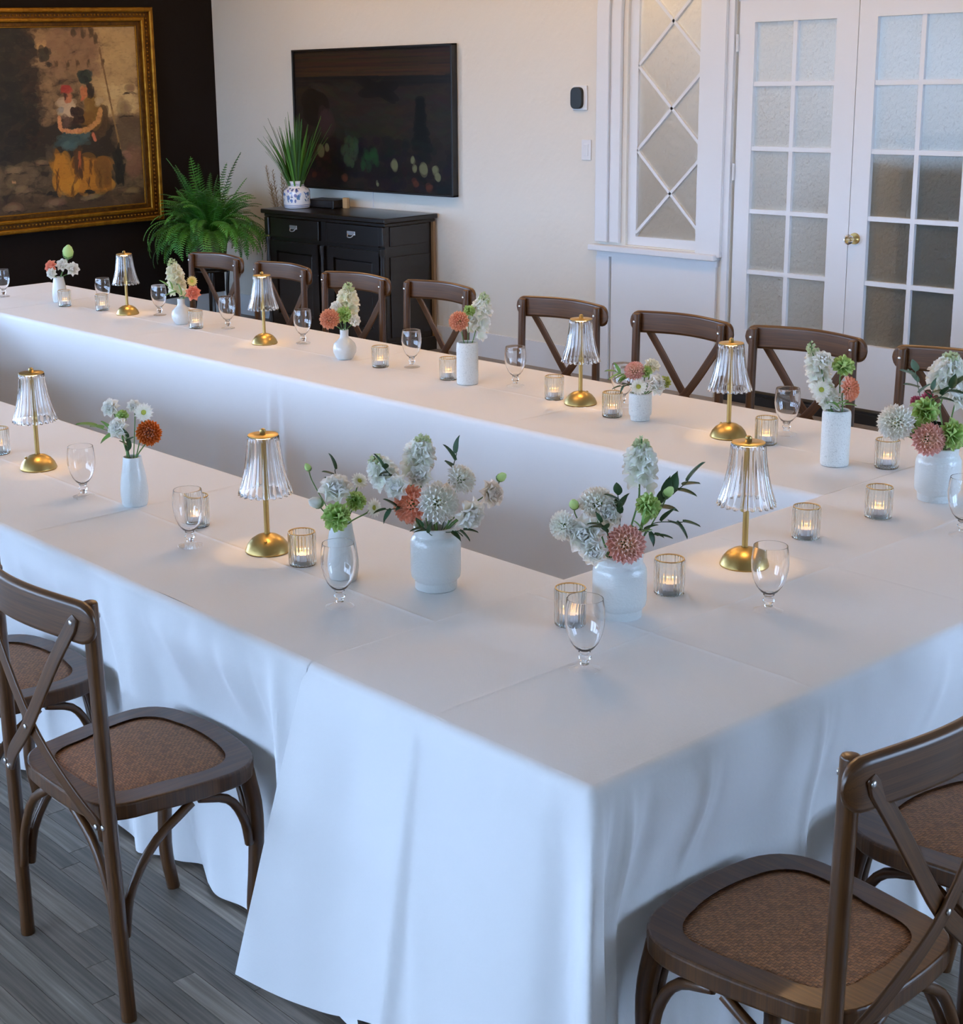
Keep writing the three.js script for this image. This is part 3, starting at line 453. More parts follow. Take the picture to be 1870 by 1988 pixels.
// vase, kind, colour, head offset from the vase foot (m), size (m), direction it faces, extra, words
const FLOWERS = [
  ['a10', 'dahlia', 'white', 0.031, 0.211, 0.018, 0.0469, 0.86, 0.34, 0.37, 0, 'large creamy white dahlia'],
  ['a10', 'dahlia', 'coral', -0.028, 0.200, 0.048, 0.0427, 0.21, 0.33, 0.92, 0, 'coral pink dahlia'],
  ['a10', 'dahlia', 'white', 0.005, 0.241, -0.077, 0.0350, 0.81, 0.58, 0.10, 0, 'pale green white dahlia behind the largest one'],
  ['a10', 'stock', 'white', -0.072, 0.335, -0.035, 0.0983, 0.25, 0.96, -0.10, 0.03042, 'tall white stock spike'],
  ['a10', 'stock', 'white', -0.113, 0.302, 0.081, 0.0858, -0.17, 0.90, 0.41, 0.02784, 'white stock spike leaning left'],
  ['a10', 'ruffle', 'blush', 0.054, 0.207, -0.125, 0.0303, 0.93, 0.36, 0.08, 0, 'pale blush lisianthus on the right'],
  ['a10', 'ruffle', 'white', 0.074, 0.178, -0.039, 0.0367, 0.97, -0.20, 0.11, 0, 'drooping white ruffled lisianthus'],
  ['a10', 'ruffle', 'white', -0.048, 0.252, 0.002, 0.0279, 0.52, 0.59, 0.62, 0, 'small white ruffled bloom in the middle'],
  ['a10', 'bud', 'green', 0.054, 0.240, -0.156, 0.0140, 0.83, 0.56, 0.03, 0, 'pale green bud'],
  ['a10', 'sprig', 'dark', -0.019, 0.295, -0.086, 0.0702, 0.25, 0.96, -0.10, 3, 'dark leafy sprig standing upright'],
  ['a10', 'sprig', 'dark', -0.052, 0.193, 0.099, 0.0575, -0.50, 0.07, 0.86, 4, 'dark leafy sprig reaching left'],
  ['a10', 'sprig', 'dark', -0.075, 0.288, 0.089, 0.0575, -0.24, 0.78, 0.58, 4, 'dark leafy sprig among the left blooms'],
  ['a10', 'sprig', 'dark', 0.077, 0.149, -0.014, 0.0389, 0.75, 0.14, -0.65, 4, 'dark leaf sprig at the right rim'],
  ['a10', 'sprig', 'dark', 0.026, 0.163, 0.062, 0.0342, -0.15, 0.72, 0.68, 4, 'dark leaf sprig at the front rim'],
  ['a10', 'ruffle', 'white', -0.047, 0.242, 0.072, 0.0276, 0.37, 0.40, 0.84, 0, 'white ruffled bloom on the left'],
  ['a11', 'sprig', 'dark', 0.009, 0.224, 0.074, 0.0426, -0.17, 0.84, 0.52, 5, 'dark leaf sprig before the white blooms'],
  ['a11', 'sprig', 'leaf', 0.059, 0.219, -0.004, 0.0470, 0.25, 0.97, -0.07, 5, 'green leafy sprig beside the carnation'],
  ['a11', 'dahlia', 'pink', 0.044, 0.177, 0.033, 0.0406, 0.68, 0.34, 0.65, 0, 'round blush pink dahlia'],
  ['a11', 'dahlia', 'white', -0.047, 0.244, 0.020, 0.0392, 0.49, 0.74, 0.47, 0, 'white dahlia facing up'],
  ['a11', 'dahlia', 'white', -0.071, 0.207, 0.100, 0.0314, 0.09, 0.26, 0.96, 0, 'white dahlia facing left'],
  ['a11', 'ruffle', 'white', -0.027, 0.194, 0.084, 0.0387, 0.46, 0.33, 0.83, 0, 'white ruffled lisianthus on the left'],
  ['a11', 'ruffle', 'white', 0.005, 0.163, 0.089, 0.0278, 0.58, -0.03, 0.82, 0, 'white ruffled lisianthus at the rim'],
  ['a11', 'ruffle', 'white', -0.014, 0.222, 0.021, 0.0238, 0.64, 0.59, 0.49, 0, 'small white ruffled bloom in the middle'],
  ['a11', 'stock', 'white', -0.025, 0.368, -0.092, 0.1095, 0.11, 0.99, 0.09, 0.02957, 'tall white stock spike'],
  ['a11', 'carnation', 'green', 0.033, 0.241, -0.047, 0.0260, 0.78, 0.50, 0.37, 0, 'lime green carnation'],
  ['a11', 'bud', 'green', 0.043, 0.263, -0.101, 0.0142, 0.68, 0.73, 0.05, 0, 'plump green bud on the right'],
  ['a11', 'bud', 'green', -0.077, 0.244, 0.060, 0.0142, 0.33, 0.68, 0.65, 0, 'green bud on the left'],
  ['a11', 'sprig', 'dark', 0.064, 0.283, -0.137, 0.1197, 0.54, 0.71, -0.45, 7, 'dark leafy sprig reaching right'],
  ['a11', 'sprig', 'dark', 0.091, 0.209, -0.090, 0.0647, 0.73, 0.10, -0.68, 4, 'low dark leafy sprig on the right'],
  ['a11', 'sprig', 'dark', -0.003, 0.267, 0.006, 0.0647, 0.05, 0.98, 0.18, 5, 'dark leafy sprig in the middle'],
  ['a11', 'sprig', 'dark', 0.077, 0.189, -0.030, 0.0429, 0.76, -0.28, -0.59, 4, 'dark leafy sprig beside the pink dahlia'],
  ['a7', 'dahlia', 'white', -0.060, 0.218, 0.115, 0.0466, 0.36, 0.27, 0.89, 0, 'creamy white dahlia facing left'],
  ['a7', 'dahlia', 'pink', 0.011, 0.178, 0.074, 0.0424, 0.70, 0.20, 0.68, 0, 'round pink dahlia'],
  ['a7', 'carnation', 'green', -0.033, 0.239, 0.022, 0.0349, 0.55, 0.65, 0.52, 0, 'lime green carnation at the top'],
  ['a7', 'carnation', 'green', 0.042, 0.187, 0.015, 0.0372, 0.89, 0.32, 0.33, 0, 'lime green carnation on the right'],
  ['a7', 'carnation', 'green', -0.036, 0.210, 0.071, 0.0200, 0.48, 0.50, 0.72, 0, 'small lime green bloom on the left'],
  ['a7', 'stock', 'white', -0.036, 0.370, -0.095, 0.1219, 0.17, 0.99, 0.01, 0.04062, 'tall white stock spike'],
  ['a7', 'ruffle', 'white', 0.007, 0.267, -0.074, 0.0377, 0.75, 0.57, 0.34, 0, 'white ruffled bloom under the spike'],
  ['a7', 'carnation', 'magenta', -0.046, 0.264, -0.006, 0.0175, 0.60, 0.65, 0.46, 0, 'small magenta pink bloom'],
  ['a7', 'carnation', 'magenta', -0.069, 0.256, 0.011, 0.0149, 0.48, 0.65, 0.59, 0, 'smallest magenta pink bloom'],
  ['a7', 'sprig', 'sage', -0.089, 0.329, -0.011, 0.0948, -0.07, 0.95, 0.30, 5, 'grey green leafy sprig'],
  ['a7', 'sprig', 'dark', 0.016, 0.304, -0.034, 0.0800, 0.54, 0.71, -0.45, 5, 'dark leafy sprig on the right'],
  ['a7', 'sprig', 'dark', -0.025, 0.292, 0.007, 0.0535, 0.19, 0.98, 0.01, 4, 'dark leafy sprig in the middle'],
  ['a6', 'stock', 'white', -0.089, 0.348, 0.015, 0.1825, -0.09, 0.94, 0.33, 0.02796, 'tall white stock spike'],
  ['a6', 'ruffle', 'white', -0.045, 0.303, 0.011, 0.0264, 0.55, 0.65, 0.52, 0, 'white rose'],
  ['a6', 'daisy', 'white', -0.011, 0.228, 0.065, 0.0305, 0.69, 0.30, 0.66, 0, 'white daisy with a green centre'],
  ['a6', 'stock', 'white', -0.014, 0.233, 0.034, 0.0671, -0.01, 0.97, 0.23, 0.02625, 'short white stock spike'],
  ['a6', 'carnation', 'green', -0.012, 0.280, -0.039, 0.0308, 0.57, 0.75, 0.32, 0, 'lime green cluster bloom'],
  ['a6', 'dahlia', 'coral', 0.027, 0.224, -0.015, 0.0350, 0.97, 0.24, -0.06, 0, 'coral dahlia facing right'],
  ['a6', 'sprig', 'leaf', 0.037, 0.185, 0.021, 0.0494, 0.78, -0.13, -0.61, 3, 'broad green leaf sprig'],
  ['a5', 'dahlia', 'pink', 0.005, 0.169, 0.036, 0.0333, 0.44, 0.61, 0.66, 0, 'pink dahlia'],
  ['a5', 'daisy', 'white', 0.034, 0.123, 0.051, 0.0315, 0.72, 0.30, 0.63, 0, 'white daisy with a green centre'],
  ['a5', 'ruffle', 'white', 0.063, 0.127, -0.003, 0.0332, 0.92, 0.31, 0.25, 0, 'white lisianthus'],
  ['a5', 'ruffle', 'cream', 0.018, 0.179, -0.035, 0.0251, 0.66, 0.69, 0.28, 0, 'cream lisianthus at the top'],
  ['a5', 'carnation', 'green', 0.027, 0.165, 0.009, 0.0200, 0.64, 0.59, 0.49, 0, 'lime green bloom'],
  ['a5', 'sprig', 'leaf', -0.046, 0.164, 0.069, 0.0669, -0.44, 0.45, 0.78, 6, 'pale green leafy sprig on the left'],
  ['a5', 'sprig', 'dark', -0.014, 0.122, 0.080, 0.0533, -0.49, -0.04, 0.87, 4, 'dark leafy sprig on the left'],
  ['a5', 'carnation', 'lime', 0.065, 0.128, -0.041, 0.0200, 0.96, 0.28, 0.10, 0, 'yellow green bloom on the right'],
  ['a4', 'dahlia', 'apricot', -0.004, 0.237, 0.037, 0.0375, 0.54, 0.29, 0.79, 0, 'apricot dahlia'],
  ['a4', 'stock', 'white', 0.009, 0.326, -0.084, 0.1664, 0.25, 0.96, -0.10, 0.03781, 'tall white stock spike'],
  ['a4', 'carnation', 'green', -0.017, 0.267, -0.027, 0.0208, 0.60, 0.65, 0.46, 0, 'lime green bloom'],
  ['a3', 'dahlia', 'apricot', 0.000, 0.173, 0.073, 0.0412, 0.66, 0.27, 0.70, 0, 'apricot dahlia'],
  ['a3', 'stock', 'cream', -0.023, 0.300, -0.049, 0.1662, 0.17, 0.99, 0.01, 0.03948, 'cream stock spike'],
  ['a3', 'carnation', 'green', 0.018, 0.186, 0.013, 0.0310, 0.71, 0.43, 0.55, 0, 'lime green bloom'],
  ['a3', 'ruffle', 'white', -0.032, 0.213, 0.014, 0.0228, 0.52, 0.59, 0.62, 0, 'small white bloom on the left'],
  ['a3', 'ruffle', 'white', 0.050, 0.161, -0.018, 0.0227, 0.94, 0.22, 0.27, 0, 'small white bloom on the right'],
  ['a2', 'stock', 'cream', -0.054, 0.303, 0.005, 0.1778, 0.02, 0.98, 0.19, 0.03604, 'cream stock spike'],
  ['a2', 'daisy', 'yellow', 0.041, 0.200, -0.040, 0.0288, 0.85, 0.33, 0.41, 0, 'pale yellow daisy'],
  ['a2', 'ruffle', 'coralr', 0.079, 0.151, -0.018, 0.0334, 0.82, 0.24, 0.52, 0, 'coral ranunculus'],
  ['a2', 'sprig', 'leaf', -0.025, 0.181, 0.052, 0.0958, -0.36, 0.62, 0.70, 4, 'pale green leafy sprig'],
  ['a1', 'ruffle', 'coralr', -0.013, 0.188, 0.034, 0.0320, 0.44, 0.41, 0.80, 0, 'coral ranunculus'],
  ['a1', 'ruffle', 'white', 0.015, 0.193, -0.020, 0.0321, 0.68, 0.52, 0.52, 0, 'white ranunculus in the middle'],
  ['a1', 'ruffle', 'white', 0.061, 0.172, -0.053, 0.0347, 0.92, 0.31, 0.25, 0, 'white ranunculus on the right'],
  ['a1', 'ruffle', 'white', 0.024, 0.156, 0.051, 0.0266, 0.64, 0.15, 0.75, 0, 'small white bloom under the coral one'],
  ['a1', 'bud', 'green', 0.013, 0.256, -0.060, 0.0401, 0.58, 0.78, 0.23, 0, 'pale green bud'],
  ['a8', 'ruffle', 'white', -0.058, 0.270, 0.025, 0.0253, 0.41, 0.49, 0.77, 0, 'upper white rose'],
  ['a8', 'ruffle', 'white', 0.007, 0.226, 0.043, 0.0278, 0.51, 0.42, 0.75, 0, 'lower white rose'],
  ['a8', 'daisy', 'white', 0.035, 0.262, -0.024, 0.0293, 0.77, 0.34, 0.54, 0, 'white daisy with a green centre'],
  ['a8', 'ruffle', 'white', -0.019, 0.272, -0.026, 0.0183, 0.68, 0.52, 0.52, 0, 'small white rose behind the daisy'],
  ['a8', 'dahlia', 'orange', 0.053, 0.208, -0.025, 0.0349, 0.81, 0.29, 0.51, 0, 'burnt orange dahlia'],
  ['a8', 'carnation', 'green', -0.026, 0.248, 0.009, 0.0169, 0.58, 0.59, 0.56, 0, 'lime green bloom'],
  ['a8', 'sprig', 'leaf', -0.055, 0.224, 0.073, 0.0841, -0.44, 0.45, 0.78, 4, 'green leafy sprig reaching left'],
  ['a8', 'sprig', 'dark', 0.027, 0.199, 0.028, 0.0556, 0.13, 0.99, 0.11, 4, 'dark green leafy sprig'],
  ['a9', 'ruffle', 'white', 0.004, 0.223, 0.015, 0.0364, 0.51, 0.71, 0.49, 0, 'large white lisianthus'],
  ['a9', 'bud', 'white', -0.011, 0.196, 0.062, 0.0187, 0.06, 0.39, 0.92, 0, 'white lisianthus bud'],
  ['a9', 'carnation', 'green', 0.039, 0.170, 0.042, 0.0314, 0.59, 0.39, 0.71, 0, 'lime green carnation at the rim'],
  ['a9', 'carnation', 'green', 0.037, 0.195, -0.015, 0.0223, 0.82, 0.42, 0.39, 0, 'lime green carnation on the right'],
  ['a9', 'daisy', 'white', 0.012, 0.230, -0.048, 0.0225, 0.78, 0.61, 0.17, 0, 'white daisy facing up'],
  ['a9', 'daisy', 'white', 0.065, 0.178, -0.044, 0.0247, 0.98, 0.20, -0.08, 0, 'white daisy facing right'],
  ['a9', 'bud', 'green', -0.075, 0.262, 0.033, 0.0107, 0.14, 0.80, 0.58, 0, 'slim green bud on a long stem'],
  ['a9', 'sprig', 'dark', -0.043, 0.252, -0.021, 0.0595, 0.05, 0.99, 0.16, 3, 'dark leafy sprig'],
];

// =====================================================================  THINGS ON THE TABLES
const LAMP_LIGHT = 0.22, FLAME_LIGHT = 0.012;
const lampGeo = (() => {
  const G = {};
  G.base = lathe([[0, 0], [0.054, 0], [0.0565, 0.003], [0.056, 0.006], [0.050, 0.020], [0.040, 0.032], [0.026, 0.041], [0.012, 0.045], [0.008, 0.046]], 40);
  G.button = new THREE.CylinderGeometry(0.004, 0.004, 0.006, 10).rotateX(0.7).translate(0, 0.036, 0.036);
  G.pole = lathe([[0.0068, 0.04], [0.0068, 0.285], [0.009, 0.287], [0.009, 0.292], [0.006, 0.294]], 16);
  G.cap = lathe([[0, 0.2935], [0.037, 0.2935], [0.038, 0.295], [0.037, 0.2965], [0.008, 0.297], [0.007, 0.308], [0.004, 0.311], [0, 0.311]], 28);
  G.led = lathe([[0.008, 0.290], [0.017, 0.290], [0.017, 0.2835], [0.0085, 0.2835]], 18);
  // fluted bell shade: outer wall scalloped, inner wall smooth, wavy lower rim
  const NF = 22, NA = NF * 8, prof = []; for (let i = 0; i <= 12; i++) { const t = i / 12; prof.push([0.0385 + 0.011 * t + 0.017 * Math.pow(t, 2.6), 0.2925 - 0.142 * t]); }
  const pos = [], idx = []; const wall = (off, fl) => prof.forEach(([r, y], i) => { for (let a = 0; a <= NA; a++) { const th = 2 * Math.PI * a / NA, c = Math.abs(Math.cos(th * NF / 2)), k = Math.pow(i / 12, 0.7); const R = r + off + fl * (c - 0.6) * (0.0016 + 0.0030 * k); const yy = y - (i === 12 ? 0.004 * (c - 0.5) : 0); pos.push(R * Math.cos(th), yy, R * Math.sin(th)); } });
  wall(0.0, 1); wall(-0.0024, 0.5); const w = NA + 1, n = prof.length;
  for (let k = 0; k < 2; k++) for (let i = 0; i < n - 1; i++) for (let a = 0; a < NA; a++) { const p = k * n * w + i * w + a, q = p + w; k ? idx.push(p, q, p + 1, p + 1, q, q + 1) : idx.push(p, p + 1, q, p + 1, q + 1, q); }
  for (let a = 0; a < NA; a++) { const p = (n - 1) * w + a, q = p + n * w; idx.push(p, p + 1, q, p + 1, q + 1, q); const t = a, b = a + n * w; idx.push(t, b, t + 1, t + 1, b, b + 1); }
  const g = new THREE.BufferGeometry(); g.setAttribute('position', new THREE.Float32BufferAttribute(pos, 3)); g.setIndex(idx); G.shade = mergeVertices(g, 1e-6); G.shade.computeVertexNormals(); G.shade.setAttribute('uv', new THREE.Float32BufferAttribute(new Float32Array(G.shade.attributes.position.count * 2), 2));
  return G;
})();
M.led = std([1, 0.8, 0.5], 0.5, { emissive: new THREE.Color().setRGB(1, 0.72, 0.32), emissiveIntensity: 9 });
function tableLamp(label, x, z, turn) {
  const t = thing('table_lamp', label, 'lamp', [x, TH, z], turn, 'brass table lamps with fluted glass shades'), G = lampGeo;
  part('base', G.base, M.brass, t); part('switch_button', G.button, M.brass, t); part('pole', G.pole, M.brass, t); part('cap', G.cap, M.brass, t);
  part('shade', G.shade, M.shade, t).userData.label = 'clear fluted glass shade'; part('led_ring', G.led, M.led, t);
  const l = new THREE.SpotLight(WARM, LAMP_LIGHT, 3, 1.15, 0.6, 2); l.position.set(x, TH + 0.281, z); l.target.position.set(x, 0, z); l.shadow.radius = 0.5; l.castShadow = true; scene.add(l, l.target);
}
[['lit brass table lamp farthest away, before the dark wall', -4.23, -2.159], ['lit brass table lamp in front of the second far chair', -3.044, -2.124], ['lit brass table lamp left of the short footed vase', -1.245, -2.154],
  ['lit brass table lamp on the far table before the french doors', -0.592, -2.114], ['lit brass table lamp at the left edge on the near table', -1.808, -0.37], ['lit brass table lamp beside the bud vase and jar on the near table', -0.654, -0.384], ['lit brass table lamp on the right table, nearest the inner corner jar', 0.215, -1.121]]
  .forEach(([l, x, z], i) => tableLamp(l, x, z, 0.6 + i * 1.3));

const goblet = (() => {
  const op = [[0.010, 0.0400], [0.018, 0.0455], [0.027, 0.0575], [0.0345, 0.075], [0.0385, 0.095], [0.0393, 0.110], [0.0378, 0.130], [0.0355, 0.147]], bowl = lathe([[0, 0.0393], ...op, [0.0349, 0.1478], ...op.slice().reverse().map(([r, y], i) => [Math.max(0, r - 0.0013), y + (i > 5 ? 0.0022 : 0)]), [0, 0.0425]], 40);
    const disc = lathe([[0, 0.0004], [0.031, 0.0004], [0.0325, 0.0018], [0.031, 0.004], [0.018, 0.008], [0.0095, 0.0125]], 32);
  const foot = lathe([[0, 0.0118], [0.0092, 0.0125], [0.0088, 0.016], [0.0085, 0.019], [0.0125, 0.0235], [0.013, 0.027], [0.009, 0.031], [0.0085, 0.034], [0.012, 0.0385], [0.0, 0.0393]], 32);
  return { bowl, disc, foot };
})();
function waterGoblet(label, x, z) {
  const t = thing('water_goblet', label, 'glass', [x, TH, z], 0, 'clear water goblets'); part('bowl', goblet.bowl, M.glassSolid, t); part('stem', goblet.foot, M.glassSolid, t); part('foot', goblet.disc, M.glassThin, t);
}
[['clear water goblet cut by the left edge of the far table', -5.293, -2.032], ['clear water goblet left of the farthest lamp', -4.527, -2.20], ['clear water goblet between the farthest lamp and the round vase', -4.076, -2.248], ['clear water goblet left of the lamp before the second far chair', -3.49, -2.243],
  ['clear water goblet right of the lamp before the second far chair', -2.916, -2.236], ['clear water goblet left of the far cylinder vase, before a chair', -2.17, -2.199], ['clear water goblet right of the far middle cylinder vase', -1.617, -2.213], ['clear water goblet half hidden behind the short footed vase', -1.115, -2.22],
  ['clear water goblet between a lamp and the cylinder by the french doors', -0.484, -2.26], ['clear water goblet between the left edge lamp and the near bud vase', -1.424, -0.306], ['clear water goblet on the near table with a votive seen through it', -0.825, -0.268], ['clear water goblet in front of the near bud vase beside the jar', -0.216, -0.259],
  ['clear water goblet standing nearest to the camera', 0.396, -0.379], ['clear water goblet in front of the lamp on the right table', 0.439, -0.906], ['clear water goblet cut by the right edge of the photo', 0.435, -1.682]].forEach(([l, x, z]) => waterGoblet(l, x, z));

const votiveGeo = (() => {
  // ribbed outer wall, smooth inner wall
  const NR = 26, NA = NR * 6, oy = [0.0, 0.004, 0.03, 0.078, 0.081], orad = [0.0312, 0.0324, 0.0328, 0.0332, 0.0324], pos = [], idx = [], w = NA + 1; const rows = [...oy.map((y, i) => [orad[i], y, i > 0 && i < 4 ? 0.0009 : 0]), [0.0298, 0.081, 0], [0.0295, 0.04, 0], [0.0288, 0.0085, 0]];
  rows.forEach(([r, y, f]) => { for (let a = 0; a <= NA; a++) { const th = 2 * Math.PI * a / NA, R = r + f * Math.cos(th * NR); pos.push(R * Math.cos(th), y, R * Math.sin(th)); } });
  for (let i = 0; i < rows.length; i++) for (let a = 0; a < NA; a++) { const p = i * w + a, q = ((i + 1) % rows.length) * w + a; idx.push(p, q, p + 1, p + 1, q, q + 1); }
  const g = new THREE.BufferGeometry(); g.setAttribute('position', new THREE.Float32BufferAttribute(pos, 3)); g.setIndex(idx); g.computeVertexNormals(); g.setAttribute('uv', new THREE.Float32BufferAttribute(new Float32Array(pos.length / 3 * 2), 2));
  const floor = lathe([[0, 0], [0.0285, 0], [0.0286, 0.002], [0.0286, 0.008], [0.027, 0.010], [0, 0.010]], 32);
  const rim = new THREE.TorusGeometry(0.0312, 0.0014, 8, 48).rotateX(Math.PI / 2).translate(0, 0.0814, 0);
  const cup = lathe([[0, 0], [0.0185, 0], [0.019, 0.001], [0.019, 0.0155], [0.018, 0.0165], [0.012, 0.0155], [0, 0.0150]], 28);
  const flame = lathe([[0, 0.0], [0.0026, 0.003], [0.0036, 0.007], [0.0026, 0.012], [0.0010, 0.017], [0, 0.019]], 12).translate(0, 0.0165, 0);
  return { wall: g, floor, rim, cup, flame };
})();
M.votiveBase = new THREE.MeshPhysicalMaterial({ color: new THREE.Color().setRGB(0.86, 0.92, 0.90), transmission: 1, thickness: 0.01, roughness: 0.05, ior: 1.5, side: THREE.DoubleSide });
[['beside the far corner bud vase', -4.722, -2.085], ['just left of the farthest lamp', -4.44, -2.14], ['beside the round vase by the fern', -3.617, -2.152], ['right of the round vase by the sideboard', -2.27, -2.122], ['left of the far middle cylinder vase', -1.894, -2.137],
  ['left of the far lamp beside the short footed vase', -1.365, -2.151], ['touching the short footed vase', -1.04, -2.085], ['half hidden behind the right table lampshade', -0.457, -2.12], ['right of the cylinder by the french doors', -0.051, -2.125], ['in front of the jar at the right edge', 0.211, -1.674],
  ['on the right table, halfway between lamp and jar', 0.188, -1.398], ['between the inner corner jar and the right table lamp', 0.221, -0.845], ['behind the nearest goblet', 0.205, -0.544], ['between the near table lamp and the near bud vase', -0.513, -0.384], ['cut by the left edge of the near table', -2.073, -0.375], ['behind a goblet on the near table', -0.964, -0.382]]
  .forEach(([d, x, z]) => {
    const t = thing('votive_holder', `ribbed glass votive holder ${d}`, 'candle holder', [x, TH, z], 0, 'ribbed glass votive holders');
    part('glass_wall', votiveGeo.wall, M.votive, t); part('glass_base', votiveGeo.floor, M.votiveBase, t); part('gilt_rim', votiveGeo.rim, M.rim, t);
    const c = thing('tealight', `white tealight burning inside the votive ${d}`, 'candle', [x, TH + 0.0112, z], 0, 'tealights in the votive holders');
    part('candle_body', votiveGeo.cup, M.wax, c); part('flame', votiveGeo.flame, M.flame, c);
    const l = new THREE.PointLight(WARM, FLAME_LIGHT, 1, 2); l.position.set(x, TH + 0.037, z); l.shadow.radius = 0.2; l.castShadow = true; scene.add(l);
  });

// ---------- vases ----------
const vaseShapes = {
  bud: (h) => [[0, 0.002], [0.030, 0.002], [0.0325, 0], [0.0355, 0.006], [0.0385, 0.028], [0.0385, 0.048], [0.034, 0.085], [0.0275, 0.120], [0.0255, h], [0.0235, h + 0.001], [0.0225, h - 0.003], [0.030, 0.07], [0.032, 0.03], [0, 0.02]],
  bulb: (h) => [[0, 0.002], [0.022, 0.002], [0.026, 0], [0.036, 0.008], [0.0465, 0.030], [0.048, 0.046], [0.043, 0.064], [0.028, 0.080], [0.0185, 0.088], [0.0165, 0.098], [0.0175, h], [0.0155, h + 0.001], [0.0145, h - 0.004], [0.015, 0.092], [0.038, 0.064], [0.042, 0.03], [0, 0.012]],
  cyl: (h) => [[0, 0.002], [0.034, 0.002], [0.037, 0], [0.0395, 0.004], [0.040, 0.01], [0.040, h - 0.014], [0.0385, h - 0.004], [0.0355, h], [0.033, h - 0.001], [0.0325, h - 0.006], [0.036, h - 0.02], [0.036, 0.012], [0, 0.01]],
  short: (h) => [[0, 0.002], [0.028, 0.002], [0.030, 0], [0.0315, 0.004], [0.0315, 0.014], [0.0325, 0.0165], [0.0365, 0.020], [0.0372, 0.028], [0.0372, h - 0.006], [0.036, h], [0.033, h], [0.0325, h - 0.006], [0.0325, 0.03], [0, 0.022]],
  jar: (h) => [[0, 0.002], [0.044, 0.002], [0.0465, 0], [0.0480, 0.003], [0.0480, 0.018], [0.0475, 0.0205], [0.0495, 0.0225], [0.0555, 0.029], [0.0572, 0.040], [0.0572, h - 0.044], [0.0560, h - 0.034], [0.0520, h - 0.026], [0.0490, h - 0.022], [0.0482, h - 0.018], [0.0490, h - 0.004], [0.0478, h], [0.0450, h], [0.0440, h - 0.006], [0.0440, h - 0.022], [0.052, h - 0.045], [0.052, 0.04], [0, 0.03]],
};
const vaseCache = {};
for (const [k, v] of Object.entries(VASES)) {
  const key = v.kind + v.h; const g = vaseCache[key] ||= lathe(vaseShapes[v.kind](v.h), 48);
  const t = thing('flower_vase', v.label, 'vase', [v.at[0], TH, v.at[1]], 0, 'white ceramic vases'); part('vase_body', g, v.kind === 'cyl' || v.kind === 'short' ? M.ceramicSpeckle : M.ceramic, t);
}
// ---------- flowers: unit heads facing +y, coloured by vertex ----------
function petalPatch(out, { len, wid, cup = 0.2, curl = 0, tip = 0.5, nu = 4, nv = 2, base = 0, c0, c1, frill = 0, ph = 0 }, mtx) {
  // petal lies along +x from base, width along z, cupped towards +y
  const p0 = out.pos.length / 3;
  for (let i = 0; i <= nu; i++) for (let j = 0; j <= nv; j++) {
    const t = i / nu, s = (j / nv) * 2 - 1; const w = wid * Math.pow(Math.sin(Math.PI * (0.12 + (1 - 0.12 - tip * 0.12) * Math.pow(t, 0.8))), 0.8) * (t > 0.99 ? tip : 1);
    const fr = frill * t * t * Math.sin(s * 5 + ph + i);
    const v = V(base + len * t - len * 0.08 * s * s * t, cup * len * s * s * 0.6 + curl * len * t * t + fr * len, s * w).applyMatrix4(mtx);
    out.pos.push(v.x, v.y, v.z); const c = mixc(c0, c1, Math.min(1, t)); out.col.push(...c);
  }
  for (let i = 0; i < nu; i++) for (let j = 0; j < nv; j++) { const a = p0 + i * (nv + 1) + j, b = a + 1, c = a + nv + 1, d = c + 1; out.idx.push(a, b, c, b, d, c); }
}
const newOut = () => ({ pos: [], col: [], idx: [] });
function toGeo(o) { const g = new THREE.BufferGeometry(); g.setAttribute('position', new THREE.Float32BufferAttribute(o.pos, 3)); g.setAttribute('color', new THREE.Float32BufferAttribute(o.col, 3)); g.setAttribute('uv', new THREE.Float32BufferAttribute(new Float32Array(o.pos.length / 3 * 2), 2)); g.setIndex(o.idx); g.computeVertexNormals(); return g; }
const Mx = (yaw, elev, y = 0, r = 0, roll = 0) => new THREE.Matrix4().makeRotationY(yaw).multiply(new THREE.Matrix4().makeTranslation(r, y, 0)).multiply(new THREE.Matrix4().makeRotationZ(elev)).multiply(new THREE.Matrix4().makeRotationX(roll));
const PAL = {   // linear petal colours: base, tip
  white: [[0.93, 0.94, 0.80], [0.97, 0.97, 0.95]], blush: [[0.88, 0.84, 0.66], [0.95, 0.88, 0.82]], cream: [[0.90, 0.89, 0.62], [0.97, 0.95, 0.84]], coral: [[0.97, 0.46, 0.22], [0.95, 0.52, 0.40]], coralr: [[0.92, 0.32, 0.2], [0.96, 0.46, 0.32]],
  pink: [[0.97, 0.78, 0.50], [0.96, 0.60, 0.60]], apricot: [[0.86, 0.40, 0.28], [0.96, 0.58, 0.38]], orange: [[0.40, 0.08, 0.03], [0.88, 0.30, 0.06]], green: [[0.36, 0.58, 0.14], [0.66, 0.84, 0.38]], lime: [[0.35, 0.42, 0.05], [0.62, 0.68, 0.22]], magenta: [[0.50, 0.10, 0.18], [0.72, 0.20, 0.33]], yellow: [[0.80, 0.62, 0.14], [0.88, 0.76, 0.38]],
};
